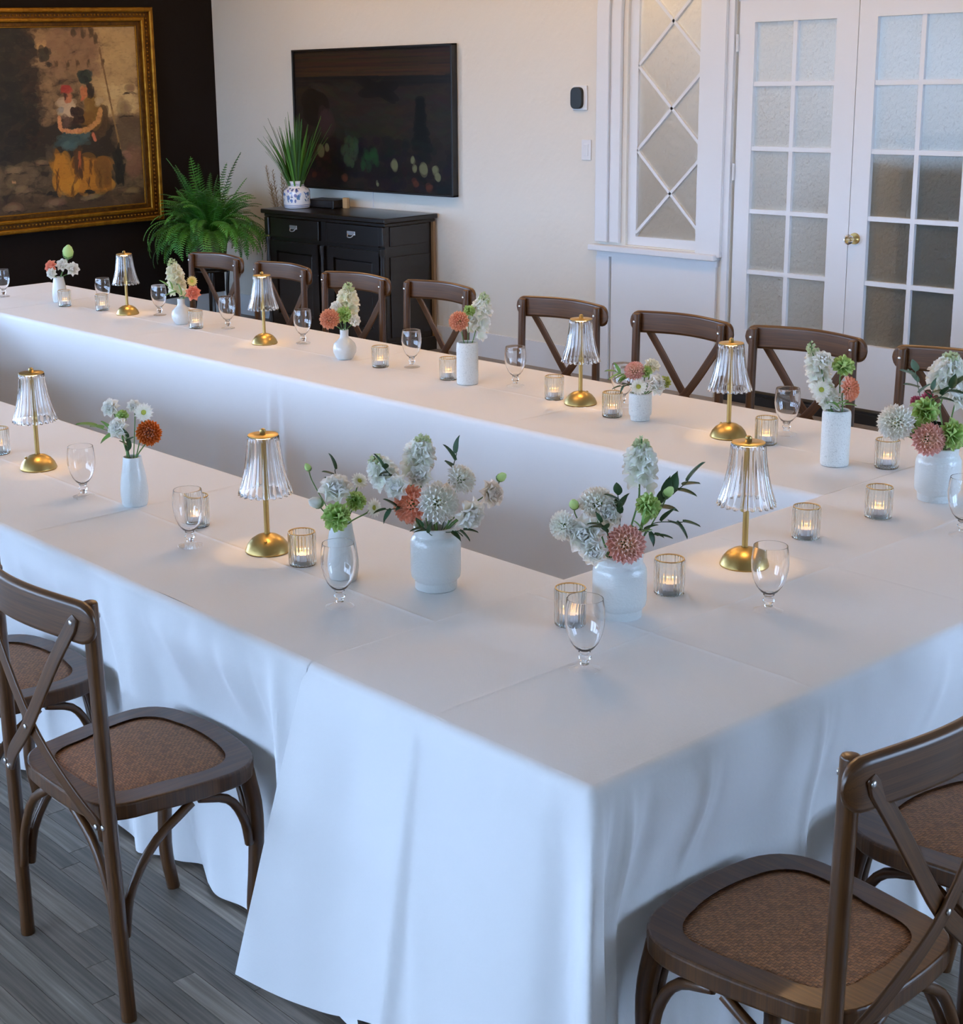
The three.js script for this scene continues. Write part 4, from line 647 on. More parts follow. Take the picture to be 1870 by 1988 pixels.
const headGeo = {
  dahlia(c0, c1) {   // petals shingled over a dome in spiral order, closed at the heart, spread flat at the rim
    const o = newOut(), N = 84; for (let i = 0; i < N; i++) { const t = Math.sqrt((i + 0.6) / N), th = t * 1.70, el = 1.38 - 1.42 * t; petalPatch(o, { len: 0.36 + 0.18 * t, wid: 0.10 + 0.085 * t, cup: 0.75 - 0.25 * t, curl: 0.20 - 0.24 * t, tip: 0.3, nu: 4, base: -0.04, c0: mixc(c0, c1, 0.2 + t * 0.5), c1: mixc(mixc(c0, c1, 0.5), c1, t) }, Mx(i * 2.399963 + rr(-0.06, 0.06), el + rr(-0.08, 0.08), 0.46 * Math.cos(th) - 0.12, 0.60 * Math.sin(th), rr(-0.12, 0.12))); }
    return toGeo(o);
  },
  daisy(c0, c1) { const o = newOut(); for (let i = 0; i < 2; i++) { const n = 16; for (let k = 0; k < n; k++) petalPatch(o, { len: 0.72 - 0.12 * i, wid: 0.13, cup: 0.15, curl: -0.1, tip: 0.5, base: 0.26, c0, c1 }, Mx(2 * Math.PI * (k + 0.5 * i) / n, 0.12 + 0.22 * i + rr(-0.06, 0.06), 0.02 * i)); } return toGeo(o); },
  ruffle(c0, c1) { const o = newOut(); for (let i = 0; i < 5; i++) { const n = 4 + i, t = i / 4; for (let k = 0; k < n; k++) petalPatch(o, { len: 0.74 + 0.36 * t, wid: 0.36 + 0.16 * t, cup: 0.45, curl: 0.15 - 0.35 * t, tip: 0.75, nu: 5, nv: 4, base: 0.04, frill: 0.10, ph: rr(0, 6), c0, c1 }, Mx(2 * Math.PI * (k + 0.4 * i) / n + rr(-0.12, 0.12), 1.35 - 1.05 * t + rr(-0.08, 0.08), -0.30 + 0.05 * t, 0.02)); } return toGeo(o); },
  carnation(c0, c1) { const o = newOut(); for (let i = 0; i < 40; i++) { const t = Math.sqrt((i + 0.5) / 40), a = i * 2.399963; petalPatch(o, { len: 0.80 + 0.3 * rnd(), wid: 0.32, cup: 0.3, tip: 0.85, nu: 3, nv: 4, base: 0.1, frill: 0.16, ph: rr(0, 6), c0, c1: mixc(c1, c0, rr(0, 0.35)) }, Mx(a, 1.45 - 1.75 * t, -0.1, 0.02, rr(-0.4, 0.4))); } return toGeo(o); },
};
const geoCache = {};
const head = (type, col) => geoCache[type + col] ||= headGeo[type](...PAL[col]);
function stockGeo(len, rad, col) {   // spike along +y from 0 to len: open florets below, buds above
  const o = newOut(), [c0, c1] = PAL[col], N = Math.round(22 + len * 130);
  for (let i = 0; i < N; i++) {
    const t = Math.pow(i / N, 0.85), a = i * 2.399963, y = len * (0.02 + 0.96 * t), k = t < 0.55 ? 1 : 1 - (t - 0.55) / 0.45 * 0.72, R = rad * k, g = t > 0.8 ? 0.7 : 0;
    const at = new THREE.Matrix4().makeTranslation(0, y, 0).multiply(Mx(a, 0.35 + rr(-0.2, 0.3)));
    const n = t > 0.8 ? 3 : 5;
    for (let q = 0; q < n; q++) { const m = at.clone().multiply(new THREE.Matrix4().makeTranslation(R * 0.55, 0, 0)).multiply(new THREE.Matrix4().makeRotationZ(-Math.PI / 2 + 0.2)).multiply(Mx(2 * Math.PI * q / n + rr(-0.3, 0.3), 0.55 + g * 0.6 + rr(-0.25, 0.25))); petalPatch(o, { len: R * 0.92, wid: R * 0.42, cup: 0.3, tip: 0.8, nu: 2, nv: 2, base: 0, c0: mixc(c0, [0.3, 0.45, 0.12], 0.08 + g * 0.6), c1: mixc(c1, [0.42, 0.55, 0.2], g) }, m); }
  }
  return toGeo(o);
}
function budGeo(c0, c1) { const g = lathe([[0, -1.1], [0.35, -1.0], [0.62, -0.6], [0.72, -0.1], [0.60, 0.5], [0.34, 0.95], [0.1, 1.2], [0, 1.22]], 14); const p = g.attributes.position, col = []; for (let i = 0; i < p.count; i++) { const a = Math.atan2(p.getZ(i), p.getX(i)), f = 1 + 0.08 * Math.sin(a * 3 + p.getY(i) * 2.5); p.setXYZ(i, p.getX(i) * f, p.getY(i), p.getZ(i) * f); col.push(...mixc(c0, c1, Math.min(1, Math.max(0, (p.getY(i) + 1.1) / 1.6)))); } g.setAttribute('color', new THREE.Float32BufferAttribute(col, 3)); g.computeVertexNormals(); return g; }
M.petal = std([1, 1, 1], 1.0, { vertexColors: true, transmission: 0.4, thickness: 0, specularIntensity: 0.3 });
M.eye = std([0.42, 0.44, 0.06], 0.8); M.eyeDark = std([0.20, 0.05, 0.03], 0.8);
const LEAFC = { dark: [0.022, 0.075, 0.026], leaf: [0.20, 0.40, 0.10], sage: [0.13, 0.22, 0.15] };
const leafMat = {}; for (const [k, c] of Object.entries(LEAFC)) leafMat[k] = std(c, 0.5, { transmission: 0.12, thickness: 0 });
const leafGeo = (() => { const o = newOut(); petalPatch(o, { len: 1, wid: 0.24, cup: 0.18, curl: -0.15, tip: 0.05, nu: 6, nv: 2, c0: [1, 1, 1], c1: [1, 1, 1] }, new THREE.Matrix4()); const g = toGeo(o); g.deleteAttribute('color'); return g; })();
const eyeGeo = new THREE.SphereGeometry(1, 14, 8); const NAMES = { dahlia: 'dahlia', daisy: 'daisy', ruffle: 'lisianthus', carnation: 'carnation', stock: 'stock_flower', bud: 'flower_bud', sprig: 'leafy_sprig' };
let fi = 0; const mouthCount = {};
for (const [vk, type, col, hx, hy, hz, size, nx, ny, nz, ex, words] of FLOWERS) {
  const v = VASES[vk], cnt = mouthCount[vk] = (mouthCount[vk] || 0) + 1, mr = { bud: 0.015, bulb: 0.009, cyl: 0.024, short: 0.024, jar: 0.034 }[v.kind];
  const a = Math.atan2(hz, hx) + rr(-0.2, 0.2), rm = mr * Math.min(1, 0.35 + Math.hypot(hx, hz) / 0.12);
  const y0 = v.h * 0.45, mouth = V(Math.cos(a) * rm, v.h - 0.004, Math.sin(a) * rm), foot = V(-Math.cos(a) * mr * 0.3, y0, -Math.sin(a) * mr * 0.3);
  const dir = V(nx, ny, nz).normalize(), H = V(hx, hy, hz);
  const t = thing(NAMES[type], `${words} in ${v.short}`, type === 'sprig' ? 'leaves' : 'flower', [v.at[0] + foot.x, TH + foot.y, v.at[1] + foot.z], 0, `flowers in ${v.short}`);
  const loc = (p) => p.clone().sub(foot);
  let neck = H.clone(), stemR = Math.min(0.0022, 0.0012 + size * 0.02);
  if (type === 'stock') neck = H.clone().addScaledVector(dir, -size); else if (type !== 'sprig') neck = H.clone().addScaledVector(dir, -size * 0.35);
  const before = neck.clone().addScaledVector(type === 'stock' || type === 'sprig' ? dir : dir.clone().lerp(UPV, 0.5), -Math.min(0.03, neck.distanceTo(mouth) * 0.3));
  const pts = neck.y > mouth.y + 0.012 ? [foot, mouth, before, neck] : [foot, mouth.clone().add(V(0, 0.004, 0)), neck];
  if (type !== 'sprig') part('stem', rod(pts.map(loc), stemR, 14, 6, V(0.31, 0.2, 0.93)), M.stem, t);
  const q = new THREE.Quaternion().setFromUnitVectors(UPV, dir), spin = new THREE.Quaternion().setFromAxisAngle(UPV, fi++ * 1.7);
  const place = (m, s) => { m.position.copy(loc(H)); m.quaternion.copy(q).multiply(spin); m.scale.setScalar(s); return m; };
  if (type === 'dahlia' || type === 'daisy' || type === 'ruffle' || type === 'carnation') {
    const m = place(part('petals', head(type, col), M.petal, t), size);
    if (type === 'daisy') { const e = part('flower_centre', eyeGeo, M.eye, t); place(e, size * 0.3); e.scale.y = size * 0.14; }
    if (type === 'dahlia' && (col === 'white' || col === 'orange')) { const e = part('flower_centre', eyeGeo, col === 'orange' || col === 'apricot' ? M.eyeDark : M.eye, t); place(e, size * (col === 'white' ? 0.09 : 0.2)); e.position.addScaledVector(dir, size * 0.40); }
    const c = lathe([[0, -0.5], [0.10, -0.48], [0.28, -0.2], [0.34, 0.02]], 10); place(part('calyx', c, M.stem, t), size * 0.9);
  } else if (type === 'bud') { place(part('petals', geoCache['bud' + col] ||= budGeo(...(col === 'white' ? [[0.35, 0.5, 0.2], [0.84, 0.85, 0.8]] : PAL[col])), M.petal, t), size); const c = lathe([[0, -1.2], [0.3, -1.1], [0.66, -0.7], [0.74, -0.3], [0.70, -0.3]], 10); place(part('calyx', c, M.stem, t), size); }
  else if (type === 'stock') { const m = part('florets', stockGeo(size, ex, col), M.petal, t); m.position.copy(loc(neck)); m.quaternion.copy(q); part('spike_stem', rod([loc(neck), loc(neck.clone().addScaledVector(dir, size * 0.5)), loc(H)], stemR, 8, 6, V(0.31, 0.2, 0.93)), M.stem, t); }
  else {   // sprig of separate leaves on one stem
    const start = H.clone().addScaledVector(dir, -size); const sp = spline([foot, mouth, start, H].map(loc), 20);
    part('stem', sweep(sp, circle(0.0011, 5), { up: V(0.31, 0.2, 0.93) }), leafMat[col], t);
    const curve = new THREE.CatmullRomCurve3([foot, mouth, start, H].map(loc)), n = ex;
    for (let k = 0; k < n; k++) {
      const u = 0.72 + 0.28 * (k + 1) / n, P = curve.getPoint(Math.min(1, u)), Tn = curve.getTangent(Math.min(1, u)); const side = V(rr(-1, 1), rr(-0.6, 0.8), rr(-1, 1)).cross(Tn).normalize();
      const d = k === n - 1 ? Tn.clone().lerp(side, 0.2) : Tn.clone().multiplyScalar(0.75).addScaledVector(side, k % 2 ? 0.8 : -0.8); d.normalize();
      const zA = new THREE.Vector3().crossVectors(d, UPV); if (zA.lengthSq() < 1e-4) zA.set(0, 0, 1); zA.normalize(); const yA = new THREE.Vector3().crossVectors(zA, d);
      const m = part('leaf', leafGeo, leafMat[col], t); m.position.copy(P); m.quaternion.setFromRotationMatrix(new THREE.Matrix4().makeBasis(d, yA, zA)); m.scale.setScalar(Math.min(0.05, Math.max(0.03, size * 0.6)) * rr(0.85, 1.2));
    }
  }
}

// =====================================================================  SIDEBOARD, TELEVISION, PICTURE, PLANTS
{ // sideboard
  const x0 = -6.76, x1 = -5.44, zb = RZ0 + 0.022, zf = -4.86, h = 0.92;
  const t = thing('sideboard', 'dark carved wooden sideboard against the white wall below the television', 'sideboard', [(x0 + x1) / 2, 0, (zb + zf) / 2]); const w = x1 - x0, d = zf - zb;
  part('carcass', box(-w / 2 + 0.02, w / 2 - 0.02, 0.06, h - 0.035, -d / 2, d / 2 - 0.01), M.darkWood, t);
  part('plinth', box(-w / 2, w / 2, 0, 0.09, -d / 2, d / 2 + 0.004), M.darkWood, t);
  part('top', rbox(w + 0.05, 0.032, d + 0.035, 0.008).translate(0, h - 0.016, 0.012), M.darkWood, t);
  part('top_moulding', rbox(w + 0.01, 0.022, d + 0.01, 0.006).translate(0, h - 0.044, 0.006), M.darkWood, t);
  for (const s of [-1, 1]) {
    const dr = part('drawer', rbox(w / 2 - 0.10, 0.135, 0.02, 0.005).translate(s * (w / 4 - 0.01), 0.795, d / 2), M.darkWood, t);
    const hd = merge([rbox(0.085, 0.028, 0.006, 0.003).translate(s * (w / 4 - 0.01), 0.806, d / 2 + 0.013), rod([[s * (w / 4 - 0.01) - 0.033, 0.80, d / 2 + 0.014], [s * (w / 4 - 0.01) - 0.02, 0.782, d / 2 + 0.028], [s * (w / 4 - 0.01) + 0.02, 0.782, d / 2 + 0.028], [s * (w / 4 - 0.01) + 0.033, 0.80, d / 2 + 0.014]], 0.004, 12, 6)]);
    part('handle', hd, M.steel, dr);
    const dx = s * (w / 4 - 0.005); const door = part('cabinet_door', merge([box(dx - w / 4 + 0.055, dx - w / 4 + 0.125, 0.11, 0.70, d / 2 - 0.012, d / 2 + 0.012), box(dx + w / 4 - 0.125, dx + w / 4 - 0.055, 0.11, 0.70, d / 2 - 0.012, d / 2 + 0.012), box(dx - w / 4 + 0.125, dx + w / 4 - 0.125, 0.63, 0.70, d / 2 - 0.012, d / 2 + 0.012), box(dx - w / 4 + 0.125, dx + w / 4 - 0.125, 0.11, 0.18, d / 2 - 0.012, d / 2 + 0.012)]), M.darkWood, t);
    part('door_panel', rbox(w / 2 - 0.27, 0.43, 0.014, 0.006).translate(dx, 0.405, d / 2 - 0.002), M.darkWood, door);
    part('corner_column', lathe([[0.018, 0.10], [0.022, 0.13], [0.016, 0.16], [0.021, 0.35], [0.021, 0.5], [0.016, 0.66], [0.024, 0.69], [0.024, 0.72]], 14).translate(s * (w / 2 - 0.03), 0, d / 2 + 0.004), M.darkWood, t);
    part('carved_bracket', rbox(0.05, 0.13, 0.03, 0.008).translate(s * (w / 2 - 0.03), 0.80, d / 2 + 0.006), M.darkWood, t);
  }
  part('centre_column', lathe([[0.014, 0.11], [0.018, 0.14], [0.013, 0.17], [0.017, 0.4], [0.013, 0.63], [0.02, 0.66], [0.02, 0.70]], 12).translate(0, 0, d / 2 + 0.012), M.darkWood, t);
  for (const [a, b] of [[0.12, 0.66], [0.73, 0.86]]) part('side_panel', rbox(0.012, b - a, d - 0.09, 0.004).translate(w / 2 - 0.018, (a + b) / 2, -0.005), M.darkWood, t);
  part('back_edge', box(w / 2 - 0.022, w / 2 + 0.004, 0.09, h - 0.05, -d / 2, -d / 2 + 0.02), std([0.22, 0.13, 0.06], 0.6), t);
}
function canvasTex(w, h, draw) { const c = document.createElement('canvas'); c.width = w; c.height = h; draw(c.getContext('2d'), w, h); const t = new THREE.CanvasTexture(c); t.colorSpace = THREE.SRGBColorSpace; return t; }
function dab(g, x, y, rx, ry, col, n = 1, spread = 0) { for (let i = 0; i < n; i++) { g.fillStyle = col; g.beginPath(); g.ellipse(x + rr(-spread, spread), y + rr(-spread, spread), rx * rr(0.7, 1.15), ry * rr(0.7, 1.15), rr(-0.5, 0.5), 0, 7); g.fill(); } }
{ // television showing a dark landscape painting
  const x0 = -6.925, x1 = -5.225, y0 = 1.035, y1 = 2.013, t = thing('television', 'large black-framed television showing a dark garden landscape', 'television', [(x0 + x1) / 2, (y0 + y1) / 2, RZ0 + 0.03]); const w = x1 - x0, h = y1 - y0;
  part('frame', merge([rbox(w, 0.014, 0.05, 0.003).translate(0, h / 2 - 0.007, 0), rbox(w, 0.014, 0.05, 0.003).translate(0, -h / 2 + 0.007, 0), rbox(0.014, h, 0.05, 0.003).translate(-w / 2 + 0.007, 0, 0), rbox(0.014, h, 0.05, 0.003).translate(w / 2 - 0.007, 0, 0), box(-w / 2 + 0.01, w / 2 - 0.01, -h / 2 + 0.01, h / 2 - 0.01, -0.022, 0.0)]), M.black, t);
  const tex = canvasTex(1024, 588, (g, W0, H0) => {
    g.fillStyle = '#2b2421'; g.fillRect(0, 0, W0, H0);
    for (let i = 0; i < 240; i++) { const y = rr(0, 110); g.fillStyle = `rgba(${58 + rr(-14, 16)},${44 + rr(-10, 10)},${33 + rr(-8, 8)},0.5)`; g.fillRect(rr(-200, W0), y, rr(120, 500), rr(2, 9)); }
    for (let i = 0; i < 60; i++) { g.fillStyle = `rgba(${72 + rr(-8, 8)},52,34,0.35)`; g.fillRect(rr(-100, W0), rr(70, 108), rr(150, 500), rr(2, 5)); }
    for (let i = 0; i < 60; i++) { g.fillStyle = `rgba(${26 + rr(-5, 5)},${27 + rr(-4, 4)},${28 + rr(-4, 4)},0.6)`; g.fillRect(rr(-100, W0), rr(108, 150), rr(150, 600), rr(3, 9)); }
    for (let i = 0; i < 260; i++) dab(g, rr(0, W0), rr(150, 380), rr(30, 110), rr(5, 20), `rgba(${46 + rr(-12, 12)},${44 + rr(-10, 10)},${38 + rr(-10, 8)},0.35)`);
    dab(g, 570, 172, 150, 26, 'rgba(20,19,19,0.8)', 3, 6); dab(g, 140, 240, 80, 75, 'rgba(27,24,20,0.8)', 6, 24); dab(g, 215, 300, 50, 60, 'rgba(64,48,50,0.5)', 5, 30);
    for (let i = 0; i < 50; i++) dab(g, 830 + rr(-55, 55) * Math.max(0.2, (i / 50)), 210 + 4.2 * i, 26, 16, 'rgba(14,17,16,0.7)');
    for (let i = 0; i < 260; i++) dab(g, rr(0, W0), rr(380, H0), rr(14, 60), rr(10, 30), `rgba(${26 + rr(-10, 12)},${25 + rr(-9, 9)},${27 + rr(-8, 10)},0.5)`);
    for (let i = 0; i < 60; i++) dab(g, rr(60, 240), rr(400, 570), 18, 12, `rgba(${62 + rr(-12, 12)},${36 + rr(-8, 8)},${38 + rr(-8, 8)},0.4)`);
    for (let i = 0; i < 50; i++) dab(g, 375 + rr(-55, 45), 430 + rr(-60, 55), 14, 18, `rgba(${58 + rr(-8, 8)},${74 + rr(-10, 10)},${56 + rr(-8, 8)},0.5)`);
    for (let i = 0; i < 40; i++) dab(g, 500 + rr(-50, 50), 460 + rr(-40, 45), 14, 16, `rgba(${36},${72 + rr(-10, 10)},${44},0.5)`);
    for (const [x, y, r] of [[660, 478, 22], [845, 490, 26], [915, 490, 18], [780, 455, 14], [930, 520, 16], [790, 490, 14], [550, 560, 10], [170, 430, 24], [210, 415, 18], [90, 470, 10]]) dab(g, x, y, r, r * 1.1, 'rgba(118,124,92,0.55)', 3, 4);
    for (const [x, y] of [[330, 545], [120, 540], [790, 545], [880, 560]]) dab(g, x, y, 22, 14, 'rgba(92,52,38,0.6)', 3, 8);
  });
  const g = new THREE.PlaneGeometry(w - 0.026, h - 0.026); g.translate(0, 0, 0.004); part('screen', g, std([0.75, 0.75, 0.75], 0.35, { map: tex, specularIntensity: 0.5 }), t);
  const c = thing('power_cable', 'thin white cable hanging below the television', 'cable', [-6.09, 0.925, RZ0 + 0.012]); part('cord', rod([[0, 0.115, 0], [0.003, 0.06, 0.004], [0, 0.0, 0]], 0.003, 8, 6, V(0, 0, 1)), M.trim, c);
}
{ // gilt-framed oil painting on the dark wall
  const za = -4.738, zb = -2.70, y0 = 0.787, y1 = 2.36, w = zb - za, h = y1 - y0, t = thing('framed_painting', 'large gilt-framed oil painting of two seated figures on the dark wall', 'painting', [RX0, (y0 + y1) / 2, (za + zb) / 2], Math.PI / 2);
  const rect = (S, a, b) => { S.moveTo(-a / 2, -b / 2); S.lineTo(a / 2, -b / 2); S.lineTo(a / 2, b / 2); S.lineTo(-a / 2, b / 2); S.closePath(); return S; };
  const fr = (name, o, i, depth, z, mat, bev = 0.006) => { const s = rect(new THREE.Shape(), w - 2 * o, h - 2 * o); s.holes.push(rect(new THREE.Path(), w - 2 * i, h - 2 * i)); const g = new THREE.ExtrudeGeometry(s, { depth: depth - 2 * bev, bevelEnabled: true, bevelSize: bev, bevelThickness: bev, bevelOffset: -bev, bevelSegments: 3 }); g.translate(0, 0, z + bev); part(name, g, mat, t); };
  fr('outer_moulding', 0, 0.035, 0.075, 0.002, M.gold, 0.012); fr('frame_cove', 0.03, 0.075, 0.045, 0.002, M.goldDark, 0.006); fr('ornament_band', 0.07, 0.10, 0.058, 0.002, M.gold, 0.010); fr('inner_liner', 0.098, 0.128, 0.034, 0.002, M.goldDark, 0.004); fr('gilt_slip', 0.122, 0.136, 0.026, 0.002, M.gold, 0.003);
  const beads = []; const W2 = w / 2 - 0.052, H2 = h / 2 - 0.052; for (let x = -W2; x <= W2; x += 0.03) for (const s of [-1, 1]) beads.push(new THREE.SphereGeometry(0.008, 6, 4).translate(x, s * H2, 0.048)); for (let y = -H2; y <= H2; y += 0.03) for (const s of [-1, 1]) beads.push(new THREE.SphereGeometry(0.008, 6, 4).translate(s * W2, y, 0.048));
  const bm = part('bead_row', merge(beads), M.gold, t); bm.userData.kind = 'stuff';
  const iw = w - 0.26, ih = h - 0.26;
  // the wall end (z = za) is the right-hand side of the picture
  const tex = canvasTex(1100, Math.round(1100 * ih / iw), (g, W0, H0) => {
    // laid out on a 925 x 1230 grid over the right 65 % of the canvas
    const PX = (x) => (0.35 + 0.65 * x / 925) * W0, PY = (y) => y / 1230 * H0, k = H0 / 1230;
    g.fillStyle = '#2a2015'; g.fillRect(0, 0, W0, H0);
    const wash = (x0, x1, y0, y1, c, n, a = 0.3, s = [20, 80], v = 12) => { for (let i = 0; i < n; i++) { const d = rr(-v, v); dab(g, PX(rr(x0, x1)), PY(rr(y0, y1)), rr(...s) * k, rr(s[0], s[1] * 0.6) * k, `rgba(${c[0] + d},${c[1] + d},${c[2] + d * 0.7},${a})`); } };
    wash(250, 930, 0, 640, [146, 116, 78], 460, 0.3); wash(640, 930, 0, 600, [180, 150, 100], 260, 0.3, [20, 90]); wash(330, 660, 20, 330, [134, 102, 72], 150, 0.25); wash(700, 900, 380, 580, [198, 172, 120], 60, 0.3, [15, 60]);
    wash(-500, 200, 0, 900, [17, 17, 12], 420, 0.5); wash(150, 260, 0, 800, [48, 30, 18], 160, 0.4, [8, 30]); wash(60, 240, 820, 900, [40, 32, 20], 50, 0.4);
    wash(-500, 930, 900, 1230, [108, 88, 60], 420, 0.3); wash(-500, 930, 1130, 1230, [66, 48, 30], 200, 0.4); wash(760, 930, 620, 860, [96, 76, 52], 120, 0.35);
    for (const [x, y, rx, ry] of [[60, 930, 120, 26], [230, 890, 90, 24], [100, 1060, 130, 34], [300, 1170, 130, 30], [560, 1150, 150, 26], [830, 1130, 140, 26], [30, 1180, 120, 30], [860, 420, 60, 40], [820, 560, 70, 60]]) { for (let i = 0; i < 10; i++) dab(g, PX(x) + rr(-30, 30) * k, PY(y) + rr(-8, 8) * k, rx * rr(0.3, 0.7) * k, ry * rr(0.5, 1) * k, `rgba(${126 + rr(-14, 14)},${102 + rr(-12, 12)},${68 + rr(-10, 10)},0.25)`); for (let i = 0; i < 8; i++) dab(g, PX(x) + rr(-rx, rx) * 0.8 * k, PY(y + ry * 0.9), 26 * k, 5 * k, 'rgba(36,26,16,0.4)'); }
    const F = (x, y, rx, ry, c, n = 10, sp = 0.55, a = 0.42) => { for (let i = 0; i < n; i++) { const d = rr(-16, 16); dab(g, PX(x) + rr(-rx, rx) * sp * k, PY(y) + rr(-ry, ry) * sp * k, rx * rr(0.35, 0.62) * k, ry * rr(0.35, 0.62) * k, `rgba(${c[0] + d},${c[1] + d},${c[2] + d * 0.6},${a})`); } };
    F(290, 120, 46, 34, [176, 140, 92], 14); F(305, 180, 50, 56, [52, 44, 32], 26, 0.5, 0.6); F(330, 250, 30, 24, [44, 36, 26], 8);
    for (const x of [380, 455, 520, 592, 690]) { F(x, 242, 16, 26, [76, 58, 34], 8); F(x - 8, 252, 8, 40, [88, 66, 44], 4); } for (const [x, y] of [[505, 40], [570, 50], [625, 35], [650, 90]]) F(x, y, 24, 44, [66, 50, 32], 10);
    for (let i = 0; i < 70; i++) { const t = i / 70; dab(g, PX(672 + 100 * t), PY(150 + 700 * t), 8 * k, 12 * k, t < 0.6 ? 'rgba(96,70,40,0.5)' : 'rgba(140,108,58,0.6)'); }
    F(560, 1000, 170, 120, [168, 108, 24], 60, 0.7); F(360, 960, 80, 150, [178, 118, 28], 40, 0.6); F(640, 1000, 70, 120, [112, 72, 20], 34, 0.6); F(400, 1060, 110, 70, [184, 124, 30], 30, 0.6); F(480, 900, 34, 140, [70, 40, 16], 26, 0.6, 0.5); F(488, 890, 16, 70, [164, 84, 40], 8, 0.5, 0.6); F(300, 830, 40, 60, [74, 62, 48], 14); for (const [x, y] of [[330, 1020], [560, 960], [620, 1040], [430, 1090], [540, 1080]]) F(x, y, 12, 80, [92, 56, 14], 8, 0.6, 0.5);
    F(755, 950, 34, 130, [16, 15, 10], 34, 0.6, 0.7); F(865, 930, 86, 120, [116, 82, 58], 36, 0.6, 0.3); F(820, 880, 50, 40, [140, 100, 76], 10);
    F(640, 640, 70, 130, [74, 52, 28], 30, 0.6, 0.55); F(600, 560, 70, 120, [126, 94, 36], 34, 0.6); F(560, 620, 60, 70, [118, 82, 30], 16, 0.6); F(650, 510, 40, 36, [176, 152, 112], 12);
    F(430, 540, 80, 70, [190, 166, 134], 34, 0.6); F(385, 555, 36, 30, [150, 146, 136], 10); F(470, 580, 40, 30, [182, 148, 120], 10); F(410, 640, 50, 60, [84, 60, 50], 10);
    F(450, 750, 130, 50, [58, 78, 76], 40, 0.7, 0.5); F(430, 790, 70, 40, [66, 92, 94], 18); F(540, 720, 50, 26, [74, 96, 96], 10);
    const limb = (pts, r, c) => { for (let i = 0; i < pts.length - 1; i++) for (let j = 0; j < 14; j++) { const t = j / 14; F(pts[i][0] + (pts[i + 1][0] - pts[i][0]) * t, pts[i][1] + (pts[i + 1][1] - pts[i][1]) * t, r, r, c, 3, 0.3, 0.6); } };
    limb([[655, 560], [630, 640], [560, 690], [470, 700]], 30, [186, 132, 72]); limb([[372, 600], [375, 680], [450, 700], [510, 690]], 24, [196, 134, 88]); limb([[590, 720], [605, 770]], 20, [190, 108, 74]);
    F(495, 590, 46, 52, [44, 26, 18], 34, 0.7, 0.7); F(480, 640, 60, 22, [58, 36, 24], 10);
    F(442, 470, 34, 42, [176, 108, 72], 18, 0.5, 0.6); F(425, 460, 20, 40, [60, 34, 26], 8); F(432, 412, 48, 28, [156, 52, 42], 26, 0.6, 0.6);
    F(550, 440, 38, 46, [184, 112, 66], 20, 0.5, 0.6); F(535, 480, 22, 24, [196, 96, 56], 6); F(595, 430, 30, 60, [46, 36, 24], 18, 0.6, 0.6); F(560, 335, 60, 46, [34, 44, 38], 34, 0.6, 0.65); F(600, 310, 20, 26, [62, 66, 62], 6);
    F(290, 1110, 50, 20, [24, 20, 14], 12, 0.5, 0.7); F(540, 1115, 50, 18, [26, 20, 14], 12, 0.5, 0.7); F(50, 1010, 20, 16, [206, 150, 100], 6);
    for (let i = 0; i < 2600; i++) { const x = rr(0, W0), y = rr(0, H0), d = rnd() > 0.5; g.fillStyle = d ? 'rgba(20,14,8,0.10)' : 'rgba(220,180,120,0.06)'; g.fillRect(x, y, rr(2, 14) * k * 2, rr(1, 4) * k * 2); }
  });
  const g = new THREE.PlaneGeometry(iw, ih); g.translate(0, 0, 0.018); part('canvas', g, std([1, 1, 1], 0.5, { map: tex }), t);
}
